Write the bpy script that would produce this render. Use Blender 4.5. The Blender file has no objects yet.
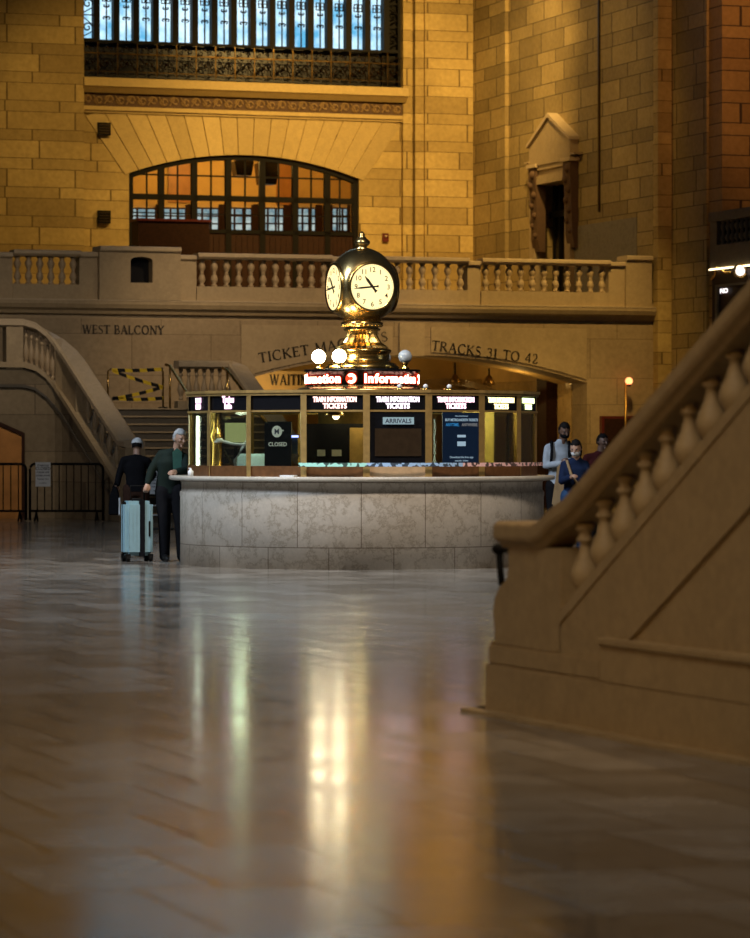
import bpy, bmesh, math, random
from mathutils import Matrix, Vector
random.seed(7)
PI = math.pi
C = bpy.context.scene.collection
# ------------------------------------------------------------------ camera calibration
F = 3528.0; CH = 1.5; HY = 444.0          # focal length in pixels, eye height, horizon row (750x938 frame)
TH = math.atan2(.3256, .9455)
P0 = Vector((-8.08, 76.0, 0))
MH = Matrix.Translation(P0) @ Matrix.Rotation(TH, 4, 'Z')     # hall frame: x along west wall, y away, z up
TS = math.atan2(-.937, .349)
MS = Matrix.Translation((0.614, 19.7, 0)) @ Matrix.Rotation(TS, 4, 'Z')  # near stair frame: x up the flight, y to its far side

def ray(px, py): return Vector(((px-375)/F, 1.0, (HY-py)/F))
def hit(M, px, py, axis, val):
    Mi = M.inverted(); o = Mi @ Vector((0, 0, CH)); d = Mi.to_3x3() @ ray(px, py)
    t = (val - o[axis]) / d[axis]
    return o + d*t
def wal(px, py, d=0.0): p = hit(MH, px, py, 1, d); return p.x, p.z     # on a plane parallel to the west wall
def sid(px, py, a): p = hit(MH, px, py, 0, a); return p.y, p.z           # on a plane square to the west wall
def stp(px, py, y=0.0): p = hit(MS, px, py, 1, y); return p.x, p.z       # on the near stair's side plane

# ------------------------------------------------------------------ materials
def mat(name):
    m = bpy.data.materials.new(name); m.use_nodes = True
    nt = m.node_tree; b = nt.nodes['Principled BSDF']
    return m, nt, b
def N(nt, t, **k):
    n = nt.nodes.new(t)
    for a, v in k.items(): setattr(n, a, v)
    return n
def mth(nt, op, a, b=None, c=None):
    n = N(nt, 'ShaderNodeMath', operation=op)
    for i, v in enumerate((a, b, c)):
        if v is None: continue
        if isinstance(v, (int, float)): n.inputs[i].default_value = v
        else: nt.links.new(v, n.inputs[i])
    return n.outputs[0]
def mix(nt, fac, a, b, mode='MIX'):
    n = N(nt, 'ShaderNodeMix', data_type='RGBA', blend_type=mode)
    for i, v in ((0, fac), (6, a), (7, b)):
        if isinstance(v, (int, float)): n.inputs[i].default_value = v
        elif isinstance(v, tuple): n.inputs[i].default_value = (*v, 1)
        else: nt.links.new(v, n.inputs[i])
    return n.outputs[2]
def noise(nt, vec, scale, detail=4, rough=.55):
    n = N(nt, 'ShaderNodeTexNoise'); n.inputs['Scale'].default_value = scale
    n.inputs['Detail'].default_value = detail; n.inputs['Roughness'].default_value = rough
    if vec is not None: nt.links.new(vec, n.inputs['Vector'])
    return n.outputs['Fac']
def ramp(nt, fac, stops):
    n = N(nt, 'ShaderNodeValToRGB'); e = n.color_ramp.elements
    while len(e) < len(stops): e.new(.5)
    for i, (p, c) in enumerate(stops):
        e[i].position = p; e[i].color = (*c, 1) if len(c) == 3 else c
    nt.links.new(fac, n.inputs[0]); return n.outputs[0]
def bump(nt, b, h, s, dist=.02):
    n = N(nt, 'ShaderNodeBump'); n.inputs['Strength'].default_value = s; n.inputs['Distance'].default_value = dist
    nt.links.new(h, n.inputs['Height']); nt.links.new(n.outputs[0], b.inputs['Normal'])
def plain(name, col, rough=.6, metal=0, var=.12, scale=14, emis=None, es=0, spec=None):
    m, nt, b = mat(name)
    if spec is not None: b.inputs['Specular IOR Level'].default_value = spec
    tc = N(nt, 'ShaderNodeTexCoord')
    f = noise(nt, tc.outputs['Object'], scale)
    c2 = tuple(max(0, c*(1-var)) for c in col); c1 = tuple(min(1, c*(1+var)) for c in col)
    nt.links.new(ramp(nt, f, [(.3, c2), (.7, c1)]), b.inputs['Base Color'])
    b.inputs['Roughness'].default_value = rough; b.inputs['Metallic'].default_value = metal
    if emis: b.inputs['Emission Color'].default_value = (*emis, 1); b.inputs['Emission Strength'].default_value = es
    return m
def coursed(name, c1, c2, joint, axis='x', period=.72, frac=.62, bw=1.35, rough=.8, bs=.6, mort=.035):
    """ashlar in alternating tall and low courses; axis = which object axis runs along the wall"""
    m, nt, b = mat(name)
    tc = N(nt, 'ShaderNodeTexCoord'); sp = N(nt, 'ShaderNodeSeparateXYZ'); nt.links.new(tc.outputs['Object'], sp.inputs[0])
    x = sp.outputs[{'x': 0, 'y': 1}[axis]]; z = sp.outputs[2]
    q = mth(nt, 'DIVIDE', z, period); fl = mth(nt, 'FLOOR', q); fr = mth(nt, 'SUBTRACT', q, fl)
    lo = mth(nt, 'MINIMUM', mth(nt, 'DIVIDE', fr, frac), 1.0)
    hi = mth(nt, 'MAXIMUM', mth(nt, 'DIVIDE', mth(nt, 'SUBTRACT', fr, frac), 1-frac), 0.0)
    v = mth(nt, 'ADD', mth(nt, 'ADD', lo, hi), mth(nt, 'MULTIPLY', fl, 2.0))
    cb = N(nt, 'ShaderNodeCombineXYZ'); nt.links.new(x, cb.inputs[0]); nt.links.new(v, cb.inputs[1])
    br = N(nt, 'ShaderNodeTexBrick'); nt.links.new(cb.outputs[0], br.inputs['Vector'])
    br.offset = .37; br.offset_frequency = 2; br.squash = .8; br.squash_frequency = 3
    for k, val in (('Scale', 1), ('Mortar Size', mort), ('Mortar Smooth', .25), ('Bias', 0), ('Brick Width', bw), ('Row Height', 1)):
        br.inputs[k].default_value = val
    br.inputs['Color1'].default_value = (*c1, 1); br.inputs['Color2'].default_value = (*c2, 1); br.inputs['Mortar'].default_value = (*joint, 1)
    f = noise(nt, tc.outputs['Object'], 9, 5)
    g = noise(nt, tc.outputs['Object'], .6, 3)
    col = mix(nt, .6, br.outputs['Color'], ramp(nt, f, [(.3, (.62, .6, .55)), (.7, (1, 1, 1))]), 'MULTIPLY')
    col = mix(nt, .7, col, ramp(nt, g, [(.35, (.72, .7, .66)), (.65, (1, 1, 1))]), 'MULTIPLY')
    nt.links.new(col, b.inputs['Base Color']); b.inputs['Roughness'].default_value = rough
    h = mth(nt, 'ADD', mth(nt, 'MULTIPLY', br.outputs['Fac'], -1.0), mth(nt, 'MULTIPLY', f, .25))
    bump(nt, b, h, bs, .03)
    return m
def stone(name, col, rough=.65, vein=.25, scale=3.0, island=0.0, bs=.15):
    m, nt, b = mat(name)
    tc = N(nt, 'ShaderNodeTexCoord')
    f = noise(nt, tc.outputs['Object'], scale, 8, .65); g = noise(nt, tc.outputs['Object'], scale*12, 3)
    c = ramp(nt, f, [(.32, tuple(x*(1-vein) for x in col)), (.5, col), (.56, tuple(x*(1-vein*.8) for x in col)), (.62, col), (.8, tuple(min(1, x*1.12) for x in col))])
    c = mix(nt, .5, c, ramp(nt, g, [(.3, (.75, .73, .7)), (.7, (1, 1, 1))]), 'MULTIPLY')
    if island:
        ge = N(nt, 'ShaderNodeNewGeometry')
        c = mix(nt, island, c, ramp(nt, ge.outputs['Random Per Island'], [(0, (.5, .48, .44)), (1, (1.0, 1.0, 1.0))]), 'MULTIPLY')
    nt.links.new(c, b.inputs['Base Color']); b.inputs['Roughness'].default_value = rough
    bump(nt, b, g, bs, .01)
    return m
def emit(name, col, s, var=None, scale=6):
    m = bpy.data.materials.new(name); m.use_nodes = True; nt = m.node_tree; nt.nodes.clear()
    o = N(nt, 'ShaderNodeOutputMaterial'); e = N(nt, 'ShaderNodeEmission'); e.inputs[0].default_value = (*col, 1); e.inputs[1].default_value = s
    if var:
        tc = N(nt, 'ShaderNodeTexCoord'); f = noise(nt, tc.outputs['Object'], scale, 3)
        nt.links.new(ramp(nt, f, [(.35, var), (.6, col)]), e.inputs[0])
    nt.links.new(e.outputs[0], o.inputs[0]); return m
def glassy(name, tint=(1, 1, 1), rough=.02, refl=.5):
    m = bpy.data.materials.new(name); m.use_nodes = True; nt = m.node_tree; nt.nodes.clear()
    o = N(nt, 'ShaderNodeOutputMaterial'); t = N(nt, 'ShaderNodeBsdfTransparent'); t.inputs[0].default_value = (*tint, 1)
    g = N(nt, 'ShaderNodeBsdfGlossy'); g.inputs['Roughness'].default_value = rough
    fr = N(nt, 'ShaderNodeFresnel'); fr.inputs[0].default_value = 1.45
    mx = N(nt, 'ShaderNodeMixShader'); nt.links.new(mth(nt, 'MULTIPLY', fr.outputs[0], refl), mx.inputs[0])
    nt.links.new(t.outputs[0], mx.inputs[1]); nt.links.new(g.outputs[0], mx.inputs[2]); nt.links.new(mx.outputs[0], o.inputs[0])
    return m

M = {}
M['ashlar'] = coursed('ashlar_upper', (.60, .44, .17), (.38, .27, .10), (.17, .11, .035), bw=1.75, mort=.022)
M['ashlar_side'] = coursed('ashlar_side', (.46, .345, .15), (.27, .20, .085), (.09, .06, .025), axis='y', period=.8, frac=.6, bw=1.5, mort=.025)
M['ashlar_low'] = coursed('ashlar_low', (.40, .31, .20), (.34, .26, .165), (.24, .18, .11), period=1.5, frac=.6, bw=1.8, bs=.12, mort=.012)
M['fascia'] = stone('fascia_stone', (.40, .31, .19), .6, .15, 1.2)
M['voussoir'] = stone('voussoir_stone', (.58, .43, .18), .8, .12, 2, island=.5)
M['coping'] = stone('coping_stone', (.50, .40, .27), .5, .12, 3)
M['baluster'] = stone('baluster_stone', (.42, .32, .20), .55, .12, 5)
M['stairstone'] = stone('near_stair_stone', (.44, .31, .15), .6, .14, 1.6)
M['tread'] = stone('tread_stone', (.09, .08, .065), .5, .2, 3)
M['marble'] = None
M['countertop'] = stone('countertop_marble', (.56, .52, .45), .25, .15, 4)
M['iron'] = plain('black_iron', (.008, .007, .006), .6, 0, spec=.12)
M['bronze'] = plain('dark_bronze', (.07, .045, .02), .35, .9)
M['goldiron'] = plain('gilded_iron', (.06, .035, .01), .3, 1.0, .8, 4)
M['brass'] = plain('polished_brass', (.78, .50, .15), .22, 1.0, .1)
M['brass_dull'] = plain('dull_brass', (.36, .22, .07), .35, .9, .2)
M['brass_old'] = plain('aged_brass', (.60, .43, .18), .27, 1.0, .12)
M['blackpanel'] = plain('black_panel', (.006, .006, .008), .25)
M['letter'] = plain('bronze_letters', (.02, .014, .008), .5)
M['wood'] = plain('dark_wood', (.030, .011, .006), .6, 0, .3, spec=.2)
M['orangewood'] = plain('varnished_wood', (.42, .19, .05), .45, 0, .2, 3)
M['redwood'] = plain('red_box', (.10, .015, .012), .4)
M['glass'] = glassy('booth_glass', (.93, .95, .9), .02, .5)
M['skin'] = plain('skin', (.45, .26, .18), .5, 0, .06)
M['skin_dark'] = plain('skin_dark', (.17, .09, .06), .5, 0, .06)

M['friezestone'] = stone('frieze_stone', (.24, .15, .06), .7, .15, 3)
M['darkground'] = stone('frieze_ground_stone', (.10, .055, .03), .8, .2, 3)
def marble_mat(cx=0, cy=0):
    m, nt, b = mat('booth_marble')
    tc = N(nt, 'ShaderNodeTexCoord'); sp = N(nt, 'ShaderNodeSeparateXYZ'); nt.links.new(tc.outputs['Object'], sp.inputs[0])
    an = mth(nt, 'ARCTAN2', sp.outputs[0], mth(nt, 'MULTIPLY', sp.outputs[1], -1.0))
    u = mth(nt, 'MULTIPLY', an, 2.28)
    cb = N(nt, 'ShaderNodeCombineXYZ'); nt.links.new(u, cb.inputs[0]); nt.links.new(mth(nt, 'ADD', sp.outputs[2], .52), cb.inputs[1])
    br = N(nt, 'ShaderNodeTexBrick'); nt.links.new(cb.outputs[0], br.inputs['Vector'])
    for k, v in (('Scale', 1), ('Mortar Size', .006), ('Mortar Smooth', .1), ('Brick Width', .78), ('Row Height', .78)): br.inputs[k].default_value = v
    br.inputs['Color1'].default_value = (1, 1, 1, 1); br.inputs['Color2'].default_value = (.9, .89, .88, 1); br.inputs['Mortar'].default_value = (.4, .36, .32, 1)
    n1 = noise(nt, tc.outputs['Object'], 2.2, 9, .7)
    n2 = noise(nt, tc.outputs['Object'], 30, 3)
    v = mth(nt, 'ABSOLUTE', mth(nt, 'SUBTRACT', n1, .5))
    c = ramp(nt, v, [(0, (.40, .34, .27)), (.008, (.50, .44, .36)), (.03, (.62, .56, .48)), (.2, (.68, .62, .54))])
    c = mix(nt, .4, c, ramp(nt, n2, [(.3, (.7, .7, .7)), (.7, (1, 1, 1))]), 'MULTIPLY')
    c = mix(nt, 1, c, br.outputs['Color'], 'MULTIPLY')
    nt.links.new(c, b.inputs['Base Color']); b.inputs['Roughness'].default_value = .38
    return m
M['marble'] = marble_mat()

def floor_mat():
    m, nt, b = mat('marble_floor')
    tc = N(nt, 'ShaderNodeTexCoord'); mp = N(nt, 'ShaderNodeMapping'); mp.inputs['Rotation'].default_value[2] = -TH
    nt.links.new(tc.outputs['Object'], mp.inputs[0])
    br = N(nt, 'ShaderNodeTexBrick'); nt.links.new(mp.outputs[0], br.inputs['Vector'])
    br.offset = .5
    for k, v in (('Scale', 1), ('Mortar Size', .014), ('Mortar Smooth', .3), ('Brick Width', .62), ('Row Height', 1.15)): br.inputs[k].default_value = v
    br.inputs['Color1'].default_value = (.36, .33, .29, 1); br.inputs['Color2'].default_value = (.20, .18, .155, 1); br.inputs['Mortar'].default_value = (.07, .06, .05, 1)
    n = noise(nt, tc.outputs['Object'], 1.6, 7, .65)
    c = mix(nt, .8, br.outputs['Color'], ramp(nt, n, [(.35, (.38, .36, .34)), (.6, (1, 1, 1))]), 'MULTIPLY')
    nt.links.new(c, b.inputs['Base Color'])
    sep = N(nt, 'ShaderNodeSeparateColor'); nt.links.new(br.outputs['Color'], sep.inputs[0])
    r = mth(nt, 'ADD', mth(nt, 'MULTIPLY', n, .10), mth(nt, 'MULTIPLY', sep.outputs[0], .30))
    nt.links.new(mth(nt, 'ADD', r, .02), b.inputs['Roughness'])
    w = noise(nt, tc.outputs['Object'], .9, 2)
    h = mth(nt, 'ADD', mth(nt, 'MULTIPLY', br.outputs['Fac'], -.9), mth(nt, 'ADD', mth(nt, 'MULTIPLY', w, .5), mth(nt, 'MULTIPLY', sep.outputs[0], .6)))
    bump(nt, b, h, .16, .02)
    b.inputs['Specular IOR Level'].default_value = .5
    return m
M['floor'] = floor_mat()

# ------------------------------------------------------------------ mesh builder
class MB:
    def __init__(s): s.v = []; s.f = []; s.sm = []
    def add(s, vs, fs, smooth=False):
        o = len(s.v); s.v += [tuple(v) for v in vs]
        for f in fs: s.f.append(tuple(i+o for i in f)); s.sm.append(smooth)
    def box(s, x0, y0, z0, x1, y1, z1):
        vs = [(x0,y0,z0),(x1,y0,z0),(x1,y1,z0),(x0,y1,z0),(x0,y0,z1),(x1,y0,z1),(x1,y1,z1),(x0,y1,z1)]
        s.add(vs, [(0,3,2,1),(4,5,6,7),(0,1,5,4),(1,2,6,5),(2,3,7,6),(3,0,4,7)]); return s
    def prism(s, pts, lo, hi, axis='y'):
        """extrude a 2-D outline; axis y: pts are (x,z); axis x: (y,z); axis z: (x,y)"""
        n = len(pts)
        mk = {'y': lambda p, t: (p[0], t, p[1]), 'x': lambda p, t: (t, p[0], p[1]), 'z': lambda p, t: (p[0], p[1], t)}[axis]
        vs = [mk(p, lo) for p in pts] + [mk(p, hi) for p in pts]
        s.add(vs, [tuple(range(n)), tuple(range(2*n-1, n-1, -1))] + [(i, i+n, (i+1) % n+n, (i+1) % n) for i in range(n)]); return s
    def lathe(s, prof, c=(0,0,0), n=16, sx=1, sy=1, smooth=True, flute=0, a0=0, a1=2*PI, fd=.1, cap=True):
        full = abs(a1-a0-2*PI) < 1e-6; m = n if full else n+1; vs = []
        for r, z in prof:
            for i in range(m):
                a = a0+(a1-a0)*i/n
                rr = r*(1 - fd*(i % 2)) if flute else r
                vs.append((c[0]+rr*math.cos(a)*sx, c[1]+rr*math.sin(a)*sy, c[2]+z))
        fs = []
        for j in range(len(prof)-1):
            for i in range(n):
                k = (i+1) % m
                fs.append((j*m+i, j*m+k, (j+1)*m+k, (j+1)*m+i))
        if full and cap:
            fs.append(tuple(range(m))[::-1]); fs.append(tuple((len(prof)-1)*m+i for i in range(m)))
        s.add(vs, fs, smooth); return s
    def sphere(s, c, r, n=16, sx=1, sy=1, sz=1):
        k = max(6, n//2)
        s.lathe([(max(1e-4, r*math.sin(PI*i/k)), -r*sz*math.cos(PI*i/k)) for i in range(k+1)], c, n, sx, sy); return s
    def tube(s, pts, r, n=6, closed=False, radii=None):
        pts = [Vector(p) for p in pts]; vs = []; L = len(pts); up = Vector((.013, .021, 1)).normalized()
        for i, p in enumerate(pts):
            if closed: t = pts[(i+1) % L]-pts[i-1]
            else: t = pts[min(i+1, L-1)]-pts[max(i-1, 0)]
            t = t.normalized() if t.length > 1e-9 else Vector((0, 0, 1))
            u = up if abs(t.dot(up)) < .95 else Vector((1, .02, 0))
            a = t.cross(u).normalized(); b = a.cross(t)
            rr = radii[i] if radii else r
            for k in range(n): vs.append(p+(a*math.cos(2*PI*k/n)+b*math.sin(2*PI*k/n))*rr)
        fs = []
        for i in range(L if closed else L-1):
            j = (i+1) % L
            for k in range(n): q = (k+1) % n; fs.append((i*n+k, i*n+q, j*n+q, j*n+k))
        if not closed: fs.append(tuple(range(n))[::-1]); fs.append(tuple((L-1)*n+k for k in range(n)))
        s.add(vs, fs, n > 5); return s
    def ribbon(s, pts, w, y0, y1, fn=None):
        """flat stroke in the x-z plane with thickness y0..y1; fn bends (x,z)"""
        L = len(pts); q = []
        for i, (x, z) in enumerate(pts):
            a = pts[max(i-1, 0)]; b = pts[min(i+1, L-1)]; dx, dz = b[0]-a[0], b[1]-a[1]; l = math.hypot(dx, dz) or 1
            ww = w[i] if isinstance(w, (list, tuple)) else w
            q.append(((x-dz/l*ww/2, z+dx/l*ww/2), (x+dz/l*ww/2, z-dx/l*ww/2)))
        fn = fn or (lambda x, z: (x, z))
        for i in range(L-1):
            pp = [fn(*q[i][0]), fn(*q[i][1]), fn(*q[i+1][1]), fn(*q[i+1][0])]
            s.prism(pp, y0, y1)
        return s
    def sweep(s, path, sec, closed=False, up=(0, 0, 1)):
        """sweep a cross-section [(side, up)] along a 3-D path; sections stay vertical"""
        path = [Vector(p) for p in path]; L = len(path); n = len(sec); vs = []
        for i, p in enumerate(path):
            if i == 0: d = path[1]-p; d1 = d
            elif i == L-1: d = p-path[i-1]; d1 = d
            else: d = p-path[i-1]; d1 = path[i+1]-p
            h0 = Vector((d.x, d.y)).normalized(); h1 = Vector((d1.x, d1.y)).normalized(); h = (h0+h1).normalized()
            k = 1/max(.5, h.dot(h0)); sd = Vector((h.y, -h.x, 0))*k
            for a, b in sec: vs.append(p+sd*a+Vector((0, 0, b)))
        fs = [(i*n+k, i*n+(k+1) % n, (i+1)*n+(k+1) % n, (i+1)*n+k) for i in range(L-1) for k in range(n)]
        fs += [tuple(range(n))[::-1], tuple((L-1)*n+k for k in range(n))]
        s.add(vs, fs); return s
    def build(s, name, m, parent=None, shift=(0, 0, 0), bevel=0):
        me = bpy.data.meshes.new(name); sh = Vector(shift)
        me.from_pydata([Vector(v)-sh for v in s.v], [], s.f)
        me.polygons.foreach_set('use_smooth', s.sm)
        bm = bmesh.new(); bm.from_mesh(me); bmesh.ops.recalc_face_normals(bm, faces=bm.faces)
        if bevel: bmesh.ops.bevel(bm, geom=[e for e in bm.edges if e.calc_face_angle(0) > .6], offset=bevel, segments=2, affect='EDGES')
        bm.to_mesh(me); bm.free()
        o = bpy.data.objects.new(name, me); C.objects.link(o)
        if m: me.materials.append(m)
        if parent: o.parent = parent
        return o
def tag(o, label=None, cat=None, group=None, kind=None):
    if label: o['label'] = label
    if cat: o['category'] = cat
    if group: o['group'] = group
    if kind: o['kind'] = kind
    return o
def thing(name, label, cat, loc=(0, 0, 0), rz=0, group=None):
    o = bpy.data.objects.new(name, None); C.objects.link(o); o.location = loc; o.rotation_euler = (0, 0, rz)
    o.empty_display_size = .2
    return tag(o, label, cat, group)
def hall(o, p=(0, 0, 0)):
    o.location = MH @ Vector(p); o.rotation_euler = (0, 0, TH); return o
def thing_h(name, label, cat, p, group=None): return hall(thing(name, label, cat, group=group), p)
def struct(name, mb, m, M_=None, bevel=0):
    o = mb.build(name, m, bevel=bevel); o['kind'] = 'structure'
    if M_ is not None: o.matrix_world = M_
    return o
def copy_part(o, loc, parent):
    c = o.copy(); C.objects.link(c); c.parent = parent; c.location = loc; return c
def copy_thing(root, loc, rz=None, label=None):
    r = root.copy(); C.objects.link(r); r.location = loc
    if rz is not None: r.rotation_euler = (0, 0, rz)
    if label: r['label'] = label
    for ch in list(root.children):
        c = ch.copy(); C.objects.link(c); c.parent = r
        for g in ch.children: d = g.copy(); C.objects.link(d); d.parent = c
    return r
def spiral(cx, cz, r, turns, a0, sgn=1, n=14, y=0, shrink=.25):
    return [(cx+r*(1-(1-shrink)*i/n)*math.cos(a0+sgn*turns*2*PI*i/n), y, cz+r*(1-(1-shrink)*i/n)*math.sin(a0+sgn*turns*2*PI*i/n)) for i in range(n+1)]

# ------------------------------------------------------------------ lettering
def arc(cx, cz, rx, rz, a0, a1, n=10): return [(cx+rx*math.cos(math.radians(a0+(a1-a0)*i/n)), cz+rz*math.sin(math.radians(a0+(a1-a0)*i/n))) for i in range(n+1)]
K, T = .16, .085
def sf(x, z, w=.26): return ([(x-w/2, z), (x+w/2, z)], .045)
GL = {
 'I': (.3, [([(.15, 0), (.15, 1)], K), sf(.15, .02), sf(.15, .98)]),
 'T': (.72, [([(.36, 0), (.36, 1)], K), ([(.02, .97), (.7, .97)], T), ([(.03, .97), (.03, .8)], .05), ([(.69, .97), (.69, .8)], .05), sf(.36, .02)]),
 'L': (.62, [([(.12, 0), (.12, 1)], K), ([(.0, .03), (.58, .03)], T), ([(.57, .03), (.57, .22)], .05), sf(.12, .98)]),
 'E': (.62, [([(.12, 0), (.12, 1)], K), ([(0, .03), (.57, .03)], T), ([(0, .97), (.54, .97)], T), ([(.12, .52), (.44, .52)], T), ([(.56, .03), (.56, .2)], .05), ([(.53, .97), (.53, .82)], .05), ([(.44, .6), (.44, .43)], .05)]),
 'H': (.86, [([(.13, 0), (.13, 1)], K), ([(.73, 0), (.73, 1)], K), ([(.13, .52), (.73, .52)], T), sf(.13, .02), sf(.13, .98), sf(.73, .02), sf(.73, .98)]),
 'N': (.86, [([(.13, 0), (.13, 1)], T), ([(.1, 1), (.74, 0)], K), ([(.74, 0), (.74, 1)], T), sf(.13, .02), sf(.1, .98), sf(.74, .98)]),
 'M': (1.0, [([(.13, 0), (.16, 1)], T), ([(.16, 1), (.49, .05)], K), ([(.49, .05), (.82, 1)], T), ([(.84, 1), (.87, 0)], K), sf(.13, .02), sf(.14, .98, .2), sf(.87, .02), sf(.86, .98, .2)]),
 'W': (1.15, [([(.12, 1), (.36, 0)], K), ([(.36, 0), (.58, .95)], T), ([(.56, 1), (.8, 0)], K), ([(.8, 0), (1.04, 1)], T), sf(.12, .98), sf(.56, .98, .22), sf(1.04, .98, .22)]),
 'A': (.82, [([(.08, 0), (.4, 1)], T), ([(.38, 1), (.72, 0)], K), ([(.2, .35), (.6, .35)], T), sf(.08, .02, .22), sf(.72, .02)]),
 'Y': (.78, [([(.08, 1), (.38, .48)], K), ([(.7, 1), (.38, .48)], T), ([(.38, .5), (.38, 0)], K), sf(.38, .02), sf(.08, .98, .24), sf(.7, .98, .2)]),
 'K': (.8, [([(.13, 0), (.13, 1)], K), ([(.64, .98), (.16, .46)], T), ([(.26, .56), (.7, .02)], K), sf(.13, .02), sf(.13, .98), sf(.64, .98, .22), sf(.7, .02, .2)]),
 'O': (.92, [(arc(.44, .5, .37, .49, 0, 360, 24), [T+.07*abs(math.cos(2*PI*i/24)) for i in range(25)])]),
 'C': (.82, [(arc(.46, .5, .38, .49, 50, 310, 18), [T+.07*abs(math.cos(math.radians(50+260*i/18))) for i in range(19)]), ([(.71, .95), (.71, .72)], .05), ([(.71, .05), (.71, .28)], .05)]),
 'G': (.88, [(arc(.46, .5, .38, .49, 50, 310, 18), [T+.07*abs(math.cos(math.radians(50+260*i/18))) for i in range(19)]), ([(.72, .05), (.72, .42)], K), sf(.72, .42), ([(.71, .95), (.71, .72)], .05)]),
 'S': (.6, [([(.5, .82), (.42, .94), (.28, .97), (.14, .9), (.09, .75), (.16, .6), (.3, .52), (.45, .42), (.52, .26), (.45, .1), (.3, .03), (.14, .06), (.06, .2)], [.05, .06, .07, .08, .1, .12, .13, .12, .1, .08, .07, .06, .05])]),
 'R': (.8, [([(.13, 0), (.13, 1)], K), (arc(.3, .74, .26, .23, 90, -90, 10), [T, .07, .09, .11, .12, .13, .12, .11, .09, .07, T]), ([(.13, .97), (.3, .97)], T), ([(.13, .51), (.3, .51)], T), ([(.32, .5), (.7, .02)], K), sf(.13, .02), sf(.7, .02, .2)]),
 'B': (.7, [([(.13, 0), (.13, 1)], K), (arc(.3, .75, .22, .22, 90, -90, 10), .1), (arc(.32, .27, .27, .25, 90, -90, 10), .11), ([(0, .97), (.3, .97)], T), ([(.13, .52), (.32, .52)], T), ([(0, .03), (.32, .03)], T)]),
 '3': (.6, [(arc(.26, .75, .2, .21, 150, -80, 10), .09), (arc(.24, .29, .25, .27, 85, -150, 12), .1)]),
 '1': (.42, [([(.2, 0), (.2, 1)], K), ([(.05, .85), (.2, .97)], T), sf(.2, .02)]),
 '4': (.62, [([(.42, 0), (.42, 1)], .11), ([(.4, .97), (.04, .3)], T), ([(.03, .3), (.58, .3)], T)]),
 '2': (.6, [(arc(.27, .72, .21, .25, 160, -35, 10)+[(.1, .1)], .09), ([(.06, .05), (.55, .05)], .09), ([(.54, .05), (.55, .2)], .05)]),
 ' ': (.38, []),
}
def inscription(mb, text, x0, x1, base, h, y0, y1, bend=None):
    adv = [GL[c][0]+.08 for c in text]; tot = sum(adv)-.08; k = (x1-x0)/tot; x = 0
    for c, a in zip(text, adv):
        xc = x0+(x+a/2)*k; zb, sl = base(xc)
        for pts, w in GL[c][1]:
            def fn(px, pz, x=x, xc=xc, zb=zb, sl=sl):
                dx = x0+(x+px)*k-xc; dz = pz*h
                return xc+dx*math.cos(sl)-dz*math.sin(sl), zb+dx*math.sin(sl)+dz*math.cos(sl)
            # stroke widths are in glyph units; scale the outline after bending
            L = len(pts); q = []
            for i, (px, pz) in enumerate(pts):
                a_ = pts[max(i-1, 0)]; b_ = pts[min(i+1, L-1)]; dx, dz = b_[0]-a_[0], b_[1]-a_[1]; l = math.hypot(dx, dz) or 1
                ww = w[i] if isinstance(w, (list, tuple)) else w
                q.append(((px-dz/l*ww/2, pz+dx/l*ww/2), (px+dz/l*ww/2, pz-dx/l*ww/2)))
            for i in range(L-1):
                mb.prism([fn(*q[i][0]), fn(*q[i][1]), fn(*q[i+1][1]), fn(*q[i+1][0])], y0, y1)
        x += a
    return mb
_tc = {}
def sans(text, size, depth=.002, bold=0):
    """plain sans text as raw mesh data centred on x, baseline 0, in the x-z plane facing -y"""
    key = (text, size, depth, bold)
    if key not in _tc:
        cu = bpy.data.curves.new('t', 'FONT'); cu.body = text; cu.size = size; cu.extrude = depth; cu.offset = bold
        cu.align_x = 'CENTER'; cu.resolution_u = 3
        o = bpy.data.objects.new('t', cu); C.objects.link(o)
        dg = bpy.context.evaluated_depsgraph_get(); me = bpy.data.meshes.new_from_object(o.evaluated_get(dg))
        _tc[key] = ([(v.co.x, -v.co.z, v.co.y) for v in me.vertices], [tuple(p.vertices) for p in me.polygons])
        bpy.data.objects.remove(o); bpy.data.curves.remove(cu); bpy.data.meshes.remove(me)
    return _tc[key]
def put_text(mb, text, size, loc, rz=0, depth=.002, bold=0, sx=1):
    vs, fs = sans(text, size, depth, bold); c, s = math.cos(rz), math.sin(rz)
    mb.add([(loc[0]+v[0]*sx*c-v[1]*s, loc[1]+v[0]*sx*s+v[1]*c, loc[2]+v[2]) for v in vs], fs); return mb

# ------------------------------------------------------------------ the hall shell
mb = MB(); mb.box(-30, -8, -.2, 30, 110, 0)
fl = struct('floor', mb, M['floor'])

DU = 11.65                    # upper west wall is set back this far behind the balcony front
ZB = 4.72                     # balcony floor
TOP = 26.0
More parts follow.
